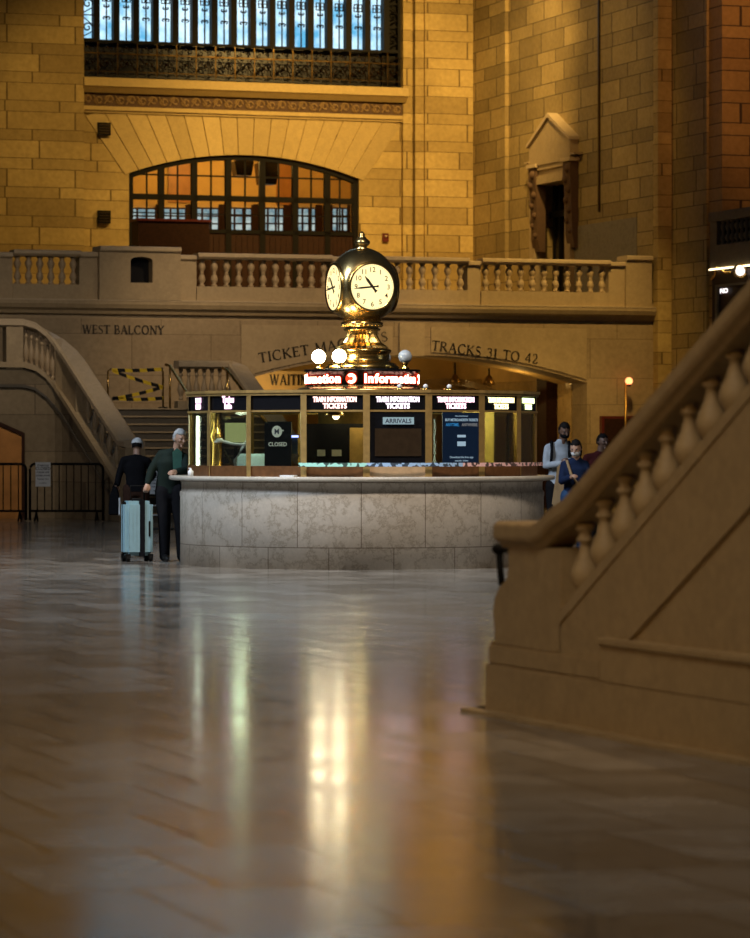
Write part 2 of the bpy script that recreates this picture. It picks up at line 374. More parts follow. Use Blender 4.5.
# --- upper west wall: left pier, right pier, middle with a segmental arch
aL = wal(84, 200, DU)[0]; aR = wal(405, 200, DU)[0]; aP = wal(425, 200, DU)[0]; aS = 15.3
zS = wal(245, 84, DU+.3)[1]     # sill of the tall window
mb = MB(); mb.box(-8, DU, ZB-.3, aL, DU+1.2, TOP)
struct('wall_west', mb, M['ashlar'], MH)
mb = MB(); mb.box(aP, DU, ZB-.3, aS+1, DU+1.2, TOP)
mb.box(aR, DU+.14, ZB-.3, aR+.22, DU+1.2, TOP); mb.box(aR+.22, DU+.32, ZB-.3, aR+.32, DU+1.2, TOP); mb.box(aR+.32, DU+.1, ZB-.3, aP, DU+1.2, TOP)
struct('wall_west_pier', mb, M['ashlar'], MH)
w0 = wal(129, 175, DU+.3); w1 = wal(359, 177, DU+.3); wz = wal(243, 155, DU+.3)[1]
ws = (w0[1]+w1[1])/2; wc = (w0[0]+w1[0])/2; hw = (w1[0]-w0[0])/2; rise = wz-ws
R2 = (hw*hw+rise*rise)/(2*rise); cz2 = wz-R2; amax = math.asin(hw/R2)
arcp = [(wc+R2*math.sin(-amax+2*amax*i/24), cz2+R2*math.cos(-amax+2*amax*i/24)) for i in range(25)]
mb = MB(); out = [(aL, ZB-.3), (aL, zS), (aR, zS), (aR, ZB-.3), (w1[0], ZB-.3)] + arcp[::-1] + [(w0[0], ZB-.3)]
mb.prism(out, DU+.3, DU+1.0)
struct('wall_west_arch', mb, M['ashlar'], MH)
# radial stones of the flat arch
mb = MB(); nv = 17
for i in range(nv):
    a0 = -amax*1.04+2.08*amax*(i+.03)/nv; a1 = -amax*1.04+2.08*amax*(i+.97)/nv
    h = 1.15+.45*abs(i-(nv-1)/2)/(nv/2)
    h = 1.55 if i != nv//2 else 1.75
    p = [(wc+R2*math.sin(a)*1.0, cz2+R2*math.cos(a)) for a in (a0, a1)]
    k = 1.9
    q = [(wc+(R2+h)*math.sin(a0)+(math.sin(a0)*h*.9), cz2+(R2+h)*math.cos(a0)), (wc+(R2+h)*math.sin(a1)+(math.sin(a1)*h*.9), cz2+(R2+h)*math.cos(a1))]
    mb.prism([p[0], q[0], q[1], p[1]], DU+.27, DU+.31)
struct('trim_1', mb, M['voussoir'], MH)
# sill ledge and running-scroll frieze
zl0 = wal(245, 95, DU)[1]; zf0 = wal(245, 110, DU)[1]
mb = MB(); mb.prism([(DU-.12, zS), (DU+.6, zS), (DU+.6, zl0-.05), (DU+.1, zl0-.05), (DU-.05, zl0+.06), (DU-.12, zl0+.1)], aL-.02, aR+.06, 'x')
struct('trim_2', mb, M['voussoir'], MH)
mb = MB(); mb.box(aL, DU+.16, zf0-.1, aR, DU+.4, zf0); mb.box(aL, DU+.22, zf0-.16, aR, DU+.4, zf0-.1)
tr = struct('trim_3', mb, M['voussoir'], MH)
mb = MB(); zc = (zf0+zl0-.05)/2; hh = (zl0-.05-zf0)*.36; nsc = 30; st = (aR-aL)/nsc
for i in range(nsc):
    cx = aL+st*(i+.5); s = 1 if i % 2 else -1
    mb.tube(spiral(cx, zc, hh, 1.2, PI if s > 0 else PI, s, 12, DU+.2), .03, 5)
    mb.tube([(cx-st*.5, DU+.18, zc+s*hh*.9), (cx-st*.2, DU+.18, zc-s*hh*.2), (cx, DU+.18, zc-s*hh*.9)], .022, 5)
o = mb.build('scroll_frieze', M['friezestone'], tr)
MB().box(aL, DU+.21, zf0, aR, DU+.4, zl0-.05).build('frieze_ground', M['darkground'], tr)

# --- north side wall over the balcony, with door opening surround
mb = MB(); yb = -.0
dr0 = sid(539, 180, aS)[0]; dr1 = sid(569, 180, aS)[0]; zdt = sid(555, 183, aS)[1]
zg = ZB-.3
mb.prism([(DU+.6, zg), (dr0, zg), (dr0, zdt), (dr1, zdt), (dr1, zg), (0, zg), (0, TOP), (DU+.6, TOP)], aS, aS+.5, 'x')
mb.box(aS, 0, 0, aS+.5, DU+.6, zg)
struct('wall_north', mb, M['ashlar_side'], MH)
mb = MB(); mb.box(aS, -.02-.25, 0, aS+.34, 0, TOP)   # front return of that wall
struct('wall_north_return', mb, M['ashlar'], MH)
mb = MB(); mb.box(aS+.34, -2.2, 0, aS+.8, -.0, TOP)
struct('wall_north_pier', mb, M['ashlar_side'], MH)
mb = MB(); mb.box(aS+.4, -2.9, 0, aS+6, -2.2, TOP)
M['ashlar_lit'] = coursed('ashlar_orange_lit', (.50, .32, .12), (.38, .23, .085), (.08, .05, .03), bw=1.9)  # stone tinted redder for the orange light on this face
struct('wall_north_buttress', mb, M['ashlar_lit'], MH)
# engaged strips on the side wall
mb = MB(); y1_ = sid(507, 100, aS)[0]; mb.box(aS-.10, y1_-.12, ZB, aS+.1, y1_+.2, TOP); mb.box(aS-.04, y1_+.2, ZB, aS+.1, DU, TOP)
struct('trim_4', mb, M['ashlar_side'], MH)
# joint line pipe on the wall
yc = sid(600, 100, aS)[0]; zc0 = sid(600, 212, aS)[1]
mb = MB(); mb.box(aS-.05, yc-.03, zc0, aS, yc+.03, TOP)
tag(hall(mb.build('conduit', M['bronze'], shift=(aS, yc, zc0)), (aS, yc, zc0)), 'thin dark vertical conduit running down the angled stone wall right of the gabled niche', 'conduit')
# grey patched area
y0p, z0p = sid(637, 217, aS); y1p, z1p = sid(575, 228, aS)
mb = MB(); mb.box(aS-.012, y0p, ZB, aS+.02, y1p, z0p)
struct('trim_5', mb, stone('grey_patch', (.24, .215, .17), .8, .3, 4), MH)

# --- low wall under the balcony with a wide flat arch
g0 = wal(240, 380, 0); g1 = wal(587, 383, 0); gt = wal(405, 355, 0)
hw3 = (g1[0]-g0[0])/2; c3 = (g0[0]+g1[0])/2; sp3 = g1[1]; rs3 = gt[1]-sp3
R3 = (hw3**2+rs3**2)/(2*rs3); cz3 = gt[1]-R3; am3 = math.asin(hw3/R3)
def arch3(x, off=0): return cz3+math.sqrt((R3+off)**2-(x-c3)**2)
arc3 = [(c3+R3*math.sin(-am3+2*am3*i/30), cz3+R3*math.cos(-am3+2*am3*i/30)) for i in range(31)]
zt3 = wal(400, 322, 0)[1]
mb = MB(); mb.prism([(-8, 0), (-8, zt3), (aS+.2, zt3), (aS+.2, 0), (g1[0], 0)] + arc3[::-1] + [(g0[0], 0)], 0, .9)
struct('wall_balcony', mb, M['ashlar_low'], MH)
# keystone frame lines (pier between the two lettered fields) and sunk panel edges
kx0 = wal(399, 340)[0]; kx1 = wal(424, 340)[0]
mb = MB(); mb.prism([(kx0, arch3(kx0)-.02), (kx0, zt3-.02), (kx1, zt3-.02), (kx1, arch3(kx1)-.02)], -.05, .05)
def field(x0, x1, z1):
    n = 16
    xs = [x0+(x1-x0)*i/n for i in range(n+1)]
    lo = [(x, arch3(min(max(x, g0[0]+.02), g1[0]-.02))+.07) for x in xs]
    mb.prism(lo+[(x1, z1), (x0, z1)], -.025, .02)
field(g0[0]+.02, kx0-.16, zt3-.1); field(kx1+.16, g1[0]-.02, zt3-.1)
struct('trim_6', mb, M['fascia'], MH)
# arch reveal in polished stone, right jamb, and soffit
M['jamb'] = stone('polished_jamb', (.58, .42, .2), .22, .25, 1.5)
mb = MB(); mb.box(g1[0]-.02, .9, 0, g1[0]+.5, 6.5, sp3+.2); mb.box(g1[0]-.25, 6.5, 0, g1[0]+.5, 7.2, sp3+.2)
struct('wall_passage_north', mb, M['jamb'], MH)
mb = MB(); mb.box(g0[0]-.5, .9, 0, g0[0], 9, sp3+.2); struct('wall_passage_south', mb, M['jamb'], MH)
mb = MB(); mb.box(g0[0]-.5, 8.6, 0, g1[0]+.5, 9.2, 4.4)
M['ochre'] = plain('ochre_plaster', (.62, .42, .16), .8, 0, .15, 1.5)
struct('wall_passage_west', mb, M['ochre'], MH)
mb = MB(); n = 24
for i in range(n):
    a0 = -am3+2*am3*i/n; a1 = -am3+2*am3*(i+1)/n
    q = [(c3+R3*math.sin(a), cz3+R3*math.cos(a)) for a in (a0, a1)]
    mb.prism([q[0], q[1], (q[1][0], q[1][1]+.12), (q[0][0], q[0][1]+.12)], .9, 1.9)
mb.box(g0[0]-.6, 1.9, 4.35, g1[0]+.6, 9.2, 4.5)
for xx in (g0[0]-.3, g1[0]+.1): mb.box(xx-.2, .9, sp3+.1, xx+.2, 9, 4.4)
mb.box(g0[0]-.5, 1.85, gt[1]-.02, g1[0]+.5, 1.95, 4.4)
struct('ceiling', mb, M['ochre'], MH)
# cross vault ribs seen inside the passage
mb = MB()
for yy in (3.2, 6.0):
    for cx in (1,):
        xx = c3+cx*1.9
        mb.prism([(xx+1.95*math.cos(PI*i/16), sp3-1.0+1.15*math.sin(PI*i/16)) for i in range(17)]+[(xx+1.75*math.cos(PI*(16-i)/16), sp3-1.0+1.0*math.sin(PI*(16-i)/16)) for i in range(17)], yy, yy+.35)
struct('trim_7', mb, M['jamb'], MH)
# dark column in the passage mouth
ja, _ = wal(548, 450, 3.0)
mb = MB(); mb.box(g1[0]-.3, 1.75, 0, g1[0], 2.35, sp3+.3); struct('trim_8', mb, M['wood'], MH)

# --- balcony slab, fascia and mouldings
zA = wal(400, 288)[1]; zM1 = wal(400, 306)[1]; zM2 = wal(400, 322)[1]
mb = MB()
mb.prism([(DU+.3, zM2), (.05, zM2), (.05, zM2+.08), (-.05, zM2+.1), (-.08, zM2+.17), (-.16, zM2+.22), (-.2, zM1-.05), (-.2, zM1+.02), (-.02, zM1+.05), (-.02, ZB), (DU+.3, ZB)], -8, aS, 'x')
struct('floor_balcony', mb, M['fascia'], MH)
mb = MB(); mb.box(-8, -.21, zM1+.02, aS-.02, -.02, zM1+.05); struct('trim_9', mb, M['coping'], MH)  # paler strip painting the top-lit highlight along the cornice

# inscriptions
def lettering(label, text, x0, x1, basefn, h, y):
    tot = sum(GL[c][0]+.08 for c in text)-.08; k = (x1-x0)/tot
    cx = (x0+x1)/2; cz = basefn(cx)[0]; o_ = (cx, y, cz)
    t = thing_h('wall_lettering', label, 'lettering', o_); x = 0
    for wd in text.split(' '):
        n = sum(GL[c][0]+.08 for c in wd)
        mb = MB(); inscription(mb, wd, x0+x*k, x0+(x+n-.08)*k, basefn, h, y, y+.03)
        mb.build('word', M['letter'], t, o_); x += n+GL[' '][0]+.08
    return t
def letters(name, label, text, px0, px1, basefn, h, y=-.035):
    return lettering(label, text, wal(px0, 350)[0], wal(px1, 350)[0], basefn, h, y)
zb = wal(120, 334)[1]; letters('wall_lettering', 'dark serif letters WEST BALCONY on the stone wall above the left stairs', 'WEST BALCONY', 82, 164, lambda x: (zb, 0), .19, -.02)
def slope(x): return -math.atan((x-c3)/math.sqrt(R3*R3-(x-c3)**2))
tx0 = wal(259, 363)[1]-arch3(wal(259, 363)[0]); tx1 = wal(432, 350)[1]-arch3(wal(432, 350)[0])
def lin(p, q):
    (x0, z0), (x1, z1) = wal(*p), wal(*q); s = (z1-z0)/(x1-x0)
    return lambda x: (z0+(x-x0)*s + .0, math.atan(s))
letters('wall_lettering', 'dark serif letters TICKET MACHINES following the left half of the flat arch', 'TICKET MACHINES', 259, 388, lin((259, 363), (388, 341)), .22)
letters('wall_lettering', 'dark serif letters TRACKS 31 TO 42 following the right half of the flat arch', 'TRACKS 31 TO 42', 431, 537, lin((431, 350), (537, 364)), .22)
xw, zw = wal(270, 385, 2.55); xw2 = wal(352, 385, 2.55)[0]
mb = MB(); mb.box(wal(252, 380, 2.6)[0], 2.6, wal(270, 400, 2.6)[1], wal(420, 380, 2.6)[0], 2.9, wal(270, 371, 2.6)[1]); struct('trim_11', mb, M['ochre'], MH)
lettering('dark serif letters WAITING ROOM on the ochre lintel just inside the passage', 'WAITING ROOM', xw, xw2, lambda x: (zw, 0), .24, 2.56)

# ------------------------------------------------------------------ balustrades
def bal_profile(h, r):
    p = [(.62, 0), (.62, .07), (.5, .09), (.42, .12), (.6, .17), (.95, .28), (1.0, .36), (.85, .46), (.5, .60), (.36, .70), (.38, .76), (.58, .78), (.58, .82), (.4, .84), (.44, .90), (.66, .93), (.66, 1.0)]
    return [(a*r, b*h) for a, b in p]
def bal_double(h, r):
    p = [(.8, 0), (.8, .06), (.45, .1), (.9, .2), (1.0, .28), (.7, .4), (.42, .47), (.62, .5), (.42, .53), (.7, .6), (1.0, .72), (.9, .8), (.45, .9), (.8, .94), (.8, 1)]
    return [(a*r, b*h) for a, b in p]
z_top = wal(300, 255)[1]; z_cap = wal(300, 261)[1]; z_foot = wal(300, 288)[1]
zr = zM1+.05
def run(px0, px1, py, label, n):
    x0 = wal(px0, 270)[0]; x1 = wal(px1, 270)[0]
    t = thing_h('balustrade', label, 'balustrade', ((x0+x1)/2, 0, zr), 'balustrades along the balcony front')
    o = ((x0+x1)/2, 0, zr)
    MB().prism([(-.14, z_cap), (-.2, z_cap+.05), (-.2, z_top-.02), (-.16, z_top), (.2, z_top), (.24, z_top-.02), (.24, z_cap+.05), (.18, z_cap)], x0, x1, 'x').build('coping', M['coping'], t, o)
    MB().box(x0, -.08, zr, x1, .14, z_foot).build('plinth', M['fascia'], t, o)
    mbb = MB(); mbb.lathe(bal_double(z_cap-z_foot, .085), (0, 0, 0), 12)
    first = mbb.build('baluster', M['baluster'], t)
    for i in range(n):
        loc = (x0-o[0]+(x1-x0)*(i+.5)/n, .03, z_foot-zr)
        if i == 0: first.location = loc
        else: copy_part(first, loc, t)
    return t
def pier(px0, px1, pyt, label, niche=None, dy=.1):
    x0 = wal(px0, 270)[0]; x1 = wal(px1, 270)[0]; zt = wal((px0+px1)/2, pyt)[1]
    t = thing_h('balustrade_pier', label, 'pier', ((x0+x1)/2, 0, zr))
    o = ((x0+x1)/2, 0, zr)
    if niche:
        n0 = wal(niche[0], 280)[0]; n1 = wal(niche[1], 280)[0]; nz0 = wal(niche[0], niche[3])[1]; nz1 = wal(niche[0], niche[2])[1]; r = (n1-n0)/2
        ar = [(n0+r-r*math.cos(PI*i/10), nz1-r*.35+r*.35*math.sin(PI*i/10)) for i in range(11)]
        mb = MB(); mb.prism([(x0, nz0), (x0, zt-.12), (x1, zt-.12), (x1, nz0), (n1, nz0)]+ar[::-1]+[(n0, nz0)], -dy, .35); mb.box(x0, -dy, zr, x1, .35, nz0)
        mb.build('shaft', M['fascia'], t, o)
        MB().box(n0-.02, .1, nz0, n1+.02, .2, nz1+.02).build('niche_panel', M['blackpanel'], t, o)
    else: MB().box(x0, -dy, zr, x1, .35, zt-.12).build('shaft', M['fascia'], t, o)
    MB().prism([(-dy-.04, zt-.12), (-dy-.07, zt-.09), (-dy-.07, zt-.02), (-dy-.03, zt), (.4, zt), (.42, zt-.1)], x0, x1, 'x').build('cap', M['coping'], t, o)
run(12, 79, 0, 'short stone balustrade at far left of the balcony, six balusters', 6)
run(196, 330, 0, 'long stone balustrade left of the four-faced clock, balusters lined up under a plain coping', 11)
run(378, 467, 0, 'stone balustrade between the clock and the plain pier', 7)
run(480, 608, 0, 'stone balustrade in front of the gabled niche doorway at the right', 11)
pier(-30, 12, 252, 'plain stone pier at the frame edge left of the short balustrade', dy=.05)
pier(79, 97, 252, 'narrow stone pier joining the short balustrade to the pedestal', dy=.04)
pier(97, 178, 247, 'wide stone balcony pedestal with a dark arched niche in its face', (128, 150, 257, 283), dy=.22)
pier(178, 196, 255, 'narrow stone pier right of the niched pedestal', dy=.04)
pier(330, 378, 257, 'stone pier hidden behind the brass clock', dy=.04)
pier(467, 480, 261, 'slim stone pier between the two right-hand balustrades', dy=.04)
pier(608, 624, 262, 'slim stone pier at the right end of the long balustrade', dy=.04)
pier(624, 650, 256, 'tall stone pedestal at the right end of the balcony against the corner', dy=.12)

# ------------------------------------------------------------------ window 1: tall daylight window behind ironwork
SKYC = emit('daylight_glass', (.62, .86, 1.0), 1.25, (.10, .38, .62), 1.6)
yw = DU+.34
win = bpy.data.objects.new('window_1', None); C.objects.link(win); win['kind'] = 'structure'; hall(win, (aL, yw, zS))
ow = (aL, yw, zS)
aLw = wal(97, 40, yw)[0]; aRw = wal(387, 40, yw)[0]; nb = 15; pit = (aRw-aLw)/nb
zpb = wal(245, 45, yw)[1]          # bottom of the bright panes
mb = MB(); mb.box(aL, yw+.3, zpb, aR, yw+.32, 24.5); mb.build('glass', SKYC, win, ow)
mb = MB(); mb.box(aL, yw+.3, zS, aR, yw+.6, zpb); mb.build('back_panel', M['blackpanel'], win, ow)
mb = MB(); mb.box(aL, yw-.02, zS, aR, yw+.1, zS+.07); mb.box(aL, yw, zpb-.06, aR, yw+.12, zpb); mb.box(aL, yw, 24, aR, yw+.3, 24.5)
mb.box(aL, yw, zS, aL+.07, yw+.3, 24.5); mb.box(aR-.07, yw, zS, aR, yw+.3, 24.5)
mb.box(aR-.45, yw+.2, zS, aR, yw+.29, 24.5)
mb.build('window_frame', M['iron'], win, ow)
for i in range(nb+1):
    x = aLw+pit*i
    MB().box(x-.08, yw+.02, zpb, x+.08, yw+.25, 24.3).build('mullion', M['iron'], win, ow)
zt_l = zpb+6.0
def scrollcol(x, w):
    mb = MB(); y = yw+.05
    mb.box(x-.018, y-.01, zpb, x+.018, y+.01, 24)
    z = zpb+.55
    while z < zpb+4.5:
        for s in (-1, 1):
            mb.tube(spiral(x+s*w*.55, z, w*.5, .8, PI if s > 0 else 0, -s, 9, y), .02, 5)
            mb.tube(spiral(x+s*w*.45, z+.32, w*.42, .75, PI if s > 0 else 0, s, 8, y), .02, 5)
            mb.box(x+s*w*.2-.012, y, z+.42, x+s*w*.2+.012, y+.02, z+.62) ; mb.box(x+s*w*1.0-.012, y, z+.42, x+s*w*1.0+.012, y+.02, z+.62)
            a, b = sorted((x+s*w*.2, x+s*w)); mb.box(a, y, z+.42, b, y+.02, z+.445); mb.box(a, y, z+.6, b, y+.02, z+.625)
        mb.box(x-w*1.3, y, z+.51, x+w*1.3, y+.02, z+.53)
        z += 1.15
    return mb
first = None
for i in range(nb):
    x = aLw+pit*(i+.5)
    if first is None: first = scrollcol(0, .105).build('scroll_ironwork', M['iron'], win, (0, yw, zS)); first.location = (x-aL, 0, 0)
    else: copy_part(first, (x-aL, 0, 0), win)
# lower grille: one panel per bay
def grille():
    mb = MB(); y = 0; w = pit/2; h = zpb-zS-.1
    for s in (-1, 1):
        mb.tube(spiral(s*w*.42, h*.42, w*.42, 1.3, 0, s, 14, y), .016, 4)
        mb.tube(spiral(s*w*.45, h*.78, w*.25, 1.1, PI, -s, 10, y), .014, 4)
        mb.tube([(s*w*.1, y, .08), (s*w*.5, y, h*.12), (s*w*.9, y, .1)], .014, 4)
        mb.tube([(s*w*.9, y, h*.2), (s*w*.3, y, h*.5), (s*w*.9, y, h*.66)], .012, 4)
    mb.sphere((0, y, h*.42), .045, 8); mb.sphere((0, y, h*.85), .035, 8)
    mb.box(-w, -.012, h*.66, w, .012, h*.69)
    mb.box(-w, -.012, h*.16, w, .012, h*.18); mb.box(-w+.005, -.014, .05, -w+.03, .014, h)
    return mb
first = grille().build('grille_panel', M['goldiron'], win); first.location = (aLw-pit/2-aL, .0, .05)
for i in range(nb+1): copy_part(first, (aLw+pit*(i+.5)-aL, .0, .05), win)
# ornamental side columns
def sidecol():
    mb = MB(); z = 0
    while z < 6.2:
        mb.box(-.16, -.01, z, .16, .01, z+.03); mb.tube(spiral(.0, .3+z, .13, 1.2, 0, 1, 12, 0), .02, 4); mb.tube([(-.15, 0, .05+z), (.12, 0, .2+z)], .014, 4); mb.tube([(.15, 0, .35+z), (-.1, 0, .55+z)], .014, 4)
        z += .6
    return mb
first = sidecol().build('side_ironwork', M['iron'], win); first.location = ((aL+aLw)/2-aL-.02, .05, zpb-zS)
copy_part(first, ((aR+aRw)/2-aL, .05, zpb-zS), win)

# ------------------------------------------------------------------ window 2: wide arched window of many lights
yw2 = DU+.45
w2 = bpy.data.objects.new('window_2', None); C.objects.link(w2); w2['kind'] = 'structure'; o2 = (w0[0], yw2, ZB); hall(w2, o2)
def az(x, off=0): return cz2+math.sqrt(max(0, (R2+off)**2-(x-wc)**2))
mb = MB()
outer = [(x, z) for x, z in arcp]; inner = [(wc+(x-wc)*.975, z-.12) for x, z in arcp]
for i in range(24): mb.prism([outer[i], outer[i+1], inner[i+1], inner[i]], yw2-.08, yw2+.1)
mb.box(w0[0], yw2-.08, ZB, w0[0]+.13, yw2+.1, ws); mb.box(w1[0]-.13, yw2-.08, ZB, w1[0], yw2+.1, ws)
mb.build('window_frame', M['iron'], w2, o2)
mul = [wal(p, 200, yw2)[0] for p in (161, 194, 228, 262, 295, 327)]
zt1 = wal(245, 199, yw2)[1]; zt2 = wal(245, 232, yw2)[1]; zmid = wal(245, 177, yw2)[1]
for x in mul: MB().box(x-.075, yw2-.06, ZB, x+.075, yw2+.08, az(x)-.05).build('mullion', M['iron'], w2, o2)
MB().box(w0[0], yw2-.06, zt1-.07, w1[0], yw2+.08, zt1+.07).build('transom', M['iron'], w2, o2)
MB().box(w0[0], yw2-.06, zt2-.05, w1[0], yw2+.08, zt2+.05).build('transom', M['iron'], w2, o2)
edges = [w0[0]+.13]+mul+[w1[0]-.13]
for a, b in zip(edges, edges[1:]):
    m_ = (a+b)/2
    mb = MB(); mb.box(m_-.02, yw2-.02, zt2, m_+.02, yw2+.02, az(m_)-.1); mb.box(a, yw2-.02, zmid-.02, b, yw2+.02, zmid+.02)
    mb.box(a, yw2-.02, (zt1+zt2)/2-.0, b, yw2+.02, (zt1+zt2)/2+.03)
    mb.build('glazing_bar', M['iron'], w2, o2)
    mb = MB(); mb.box(a, yw2-.02, ZB, b, yw2+.02, zt2-.05)
    for k in range(6):
        xx = a+(b-a)*(k+.5)/6; mb.box(xx-.02, yw2-.04, ZB+.1, xx+.02, yw2-.02, zt2-.1)
    mb.build('lower_panel', M['wood'], w2, o2)
mb = MB(); gx = [w0[0]+(w1[0]-w0[0])*i/20 for i in range(21)]
mb.prism([(x, az(x)-.05) for x in gx][::-1]+[(w0[0]+.05, zt2), (w1[0]-.05, zt2)], yw2+.03, yw2+.035)
mb.build('glass', glassy('old_glass', (.95, .92, .82), .05, .4), w2, o2)
# the room behind it
yr = yw2+5.5
mb = MB(); mb.box(w0[0]-3, yr, ZB, w1[0]+3, yr+.2, 10.5); mb.box(w0[0]-3, yw2+.6, ZB, w0[0]-2.8, yr, 10.5); mb.box(w1[0]+2.8, yw2+.6, ZB, w1[0]+3, yr, 10.5)
struct('wall_room', mb, M['ochre'], MH)
mb = MB(); mb.box(w0[0]-3, DU+1, 10.4, w1[0]+3, yr, 10.6); struct('ceiling_room', mb, M['ochre'], MH)
mb = MB(); mb.box(w0[0]-3, DU+.3, ZB-.2, w1[0]+3, yr, ZB); struct('floor_room', mb, M['wood'], MH)
GL2 = emit('far_window_light', (.62, .78, .92), .75, (.2, .35, .5), 3)
for k, (p0, p1) in enumerate([(128, 156), (163, 186), (194, 219), (226, 252), (260, 284), (296, 316), (332, 348)]):
    x0, x1 = wal(p0, 218, yr-.1)[0], wal(p1, 218, yr-.1)[0]; z0 = wal(p0, 231, yr-.1)[1]; z1 = wal(p0, 208, yr-.1)[1]
    wn = bpy.data.objects.new('window_%d' % (k+3), None); C.objects.link(wn); wn['kind'] = 'structure'; oo = (x0, yr-.1, z0); hall(wn, oo)
    MB().box(x0, yr-.06, z0, x1, yr-.02, z1).build('glass', GL2, wn, oo)
    mb = MB()
    for i in range(4): xx = x0+(x1-x0)*i/3; mb.box(xx-.025, yr-.1, z0, xx+.025, yr-.06, z1)
    for i in range(4): zz = z0+(z1-z0)*i/3; mb.box(x0, yr-.1, zz-.02, x1, yr-.06, zz+.02)
    mb.box(x0-.18, yr-.12, z0-.1, x0, yr-.04, z1+.1); mb.box(x1, yr-.12, z0-.1, x1+.18, yr-.04, z1+.1)
    mb.build('window_frame', M['wood'], wn, oo)
# orange hangings between the far windows
mb = MB()
for p0, p1 in ((168, 190), (276, 292)):
    x0, x1 = wal(p0, 180, yr)[0], wal(p1, 180, yr)[0]; mb.box(x0, yr-.05, wal(200, 203, yr)[1], x1, yr-.01, 10.3)
struct('trim_10', mb, M['orangewood'], MH)
# dark lantern boxes
for (p0, p1, q0, q1, lab) in ((234, 250, 158, 176, 'black hanging lantern behind the arched window, left one of the pair'), (258, 275, 160, 185, 'taller black hanging lantern behind the arched window, right one of the pair')):
    yy = yw2+2; x0, z1 = wal(p0, q0, yy); x1, z0 = wal(p1, q1, yy); xm = (x0+x1)/2
    t = thing_h('hanging_lantern', lab, 'lantern', (xm, yy, z0), 'lanterns behind the arched window')
    MB().prism([(x0+.02, z0), (x0-.05, z1-.1), (xm, z1), (x1+.05, z1-.1), (x1-.02, z0)], yy-.2, yy+.2).build('lantern_body', M['blackpanel'], t, (xm, yy, z0))
    MB().tube([(xm, yy, z1-.02), (xm, yy, 10.4)], .015, 5).build('chain', M['iron'], t, (xm, yy, z0))
# dark screen box in front of the window on the balcony
x0, z1 = wal(135, 219, 9.5); x1 = wal(206, 219, 9.5)[0]
t = thing_h('service_kiosk', 'dark red-brown boxy screen in front of the arched window at its lower left', 'kiosk', ((x0+x1)/2, 9.5, ZB)); oo = ((x0+x1)/2, 9.5, ZB)
MB().box(x0, 9.2, ZB, x1, 9.8, z1-.06).build('cabinet', M['wood'], t, oo); MB().box(x0-.04, 9.15, z1-.06, x1+.04, 9.85, z1).build('top', M['redwood'], t, oo)

# small wall fittings
for py, lab in ((129, 'square black vent box on the yellow wall, upper of the two'), (217, 'square black vent box on the yellow wall, lower of the two')):
    x, z = wal(104, py, DU+.2)
    t = thing_h('wall_vent', lab, 'vent', (x, DU+.3, z-.16), 'black vent boxes'); oo = (x, DU+.3, z-.16)
    MB().box(x-.16, DU+.14, z-.16, x+.16, DU+.3, z+.16).build('housing', M['iron'], t, oo)
    mb = MB()
    for k in range(4): mb.box(x-.13, DU+.12, z-.12+k*.07, x+.13, DU+.14, z-.09+k*.07)
    mb.build('louvre', M['bronze'], t, oo)
x, z = wal(386, 237, DU+.2)
t = thing_h('fire_alarm', 'small red fire alarm box on the wall right of the clock top', 'alarm', (x, DU+.3, z-.12)); oo = (x, DU+.3, z-.12)
MB().box(x-.08, DU+.22, z-.12, x+.08, DU+.3, z+.1).build('housing', M['redwood'], t, oo)
MB().sphere((x, DU+.2, z+.02), .035, 8).build('strobe', M['coping'], t, oo)

# ------------------------------------------------------------------ gabled niche on the side wall
dm = (dr0+dr1)/2
t = thing_h('gabled_doorway', 'stone doorway with pointed gable and carved brackets on the angled side wall', 'doorway', (aS, dm, ZB)); oo = (aS, dm, ZB)
pj = .22
def sg(px, py): return sid(px, py, aS-pj)
gA = sg(549, 117); gL = sg(529, 150); gR = sg(570, 136)
gw = (gL[0]-gR[0])/2; gm = (gL[0]+gR[0])/2; ze = (gL[1]+gR[1])/2
zlow = sid(550, 163, aS-pj)[1]
mb = MB(); mb.prism([(gm-gw, zlow), (gm-gw, ze), (gm, gA[1]-.03), (gm+gw, ze), (gm+gw, zlow)], aS-pj, aS+.05, 'x'); mb.build('gable', M['fascia'], t, oo)
mb = MB()
mb.prism([(gm-gw-.06, ze-.02), (gm, gA[1]), (gm+gw+.06, ze-.02), (gm+gw+.06, ze+.06), (gm, gA[1]+.1), (gm-gw-.06, ze+.06)], aS-pj-.06, aS+.05, 'x')
mb.build('raking_cornice', M['coping'], t, oo)
mb = MB(); mb.box(aS-pj+.08, gm-gw+.2, zdt+.05, aS+.05, gm+gw-.2, zlow); mb.box(aS-pj+.03, gm-gw+.1, zlow-.12, aS+.05, gm+gw-.1, zlow); mb.box(aS-.2, dr0+.25, zdt, aS+.05, dr1-.25, zdt+.2)
mb.box(aS-pj-.02, gm+gw-.02, zlow+.1, aS, gm+gw+.3, ze-.35); mb.box(aS-pj-.02, gm-gw-.3, zlow+.1, aS, gm-gw+.02, ze-.35)
mb.build('entablature', M['fascia'], t, oo)
for sgn, lab in ((1, 0), (-1, 0)):
    yc_ = gm+sgn*(gw-.22)
    mb = MB(); H = 2.1; zt = zlow-.02
    mb.prism([(aS-.22, zt), (aS-.24, zt-.3), (aS-.2, zt-.6), (aS-.18, zt-1.2), (aS-.16, zt-1.8), (aS-.1, zt-H), (aS+.05, zt-H), (aS+.05, zt)], yc_-.22, yc_+.22)
    for k in range(7): mb.sphere((aS-.22+.01*k, yc_+(.08 if k % 2 else -.08), zt-.2-.25*k), .11-.006*k, 8)
    mb.build('carved_bracket', M['darkground'], t, oo)
    MB().box(aS-.27, yc_-.3, zt-.02, aS, yc_+.3, zt+.07).build('bracket_cap', M['coping'], t, oo)
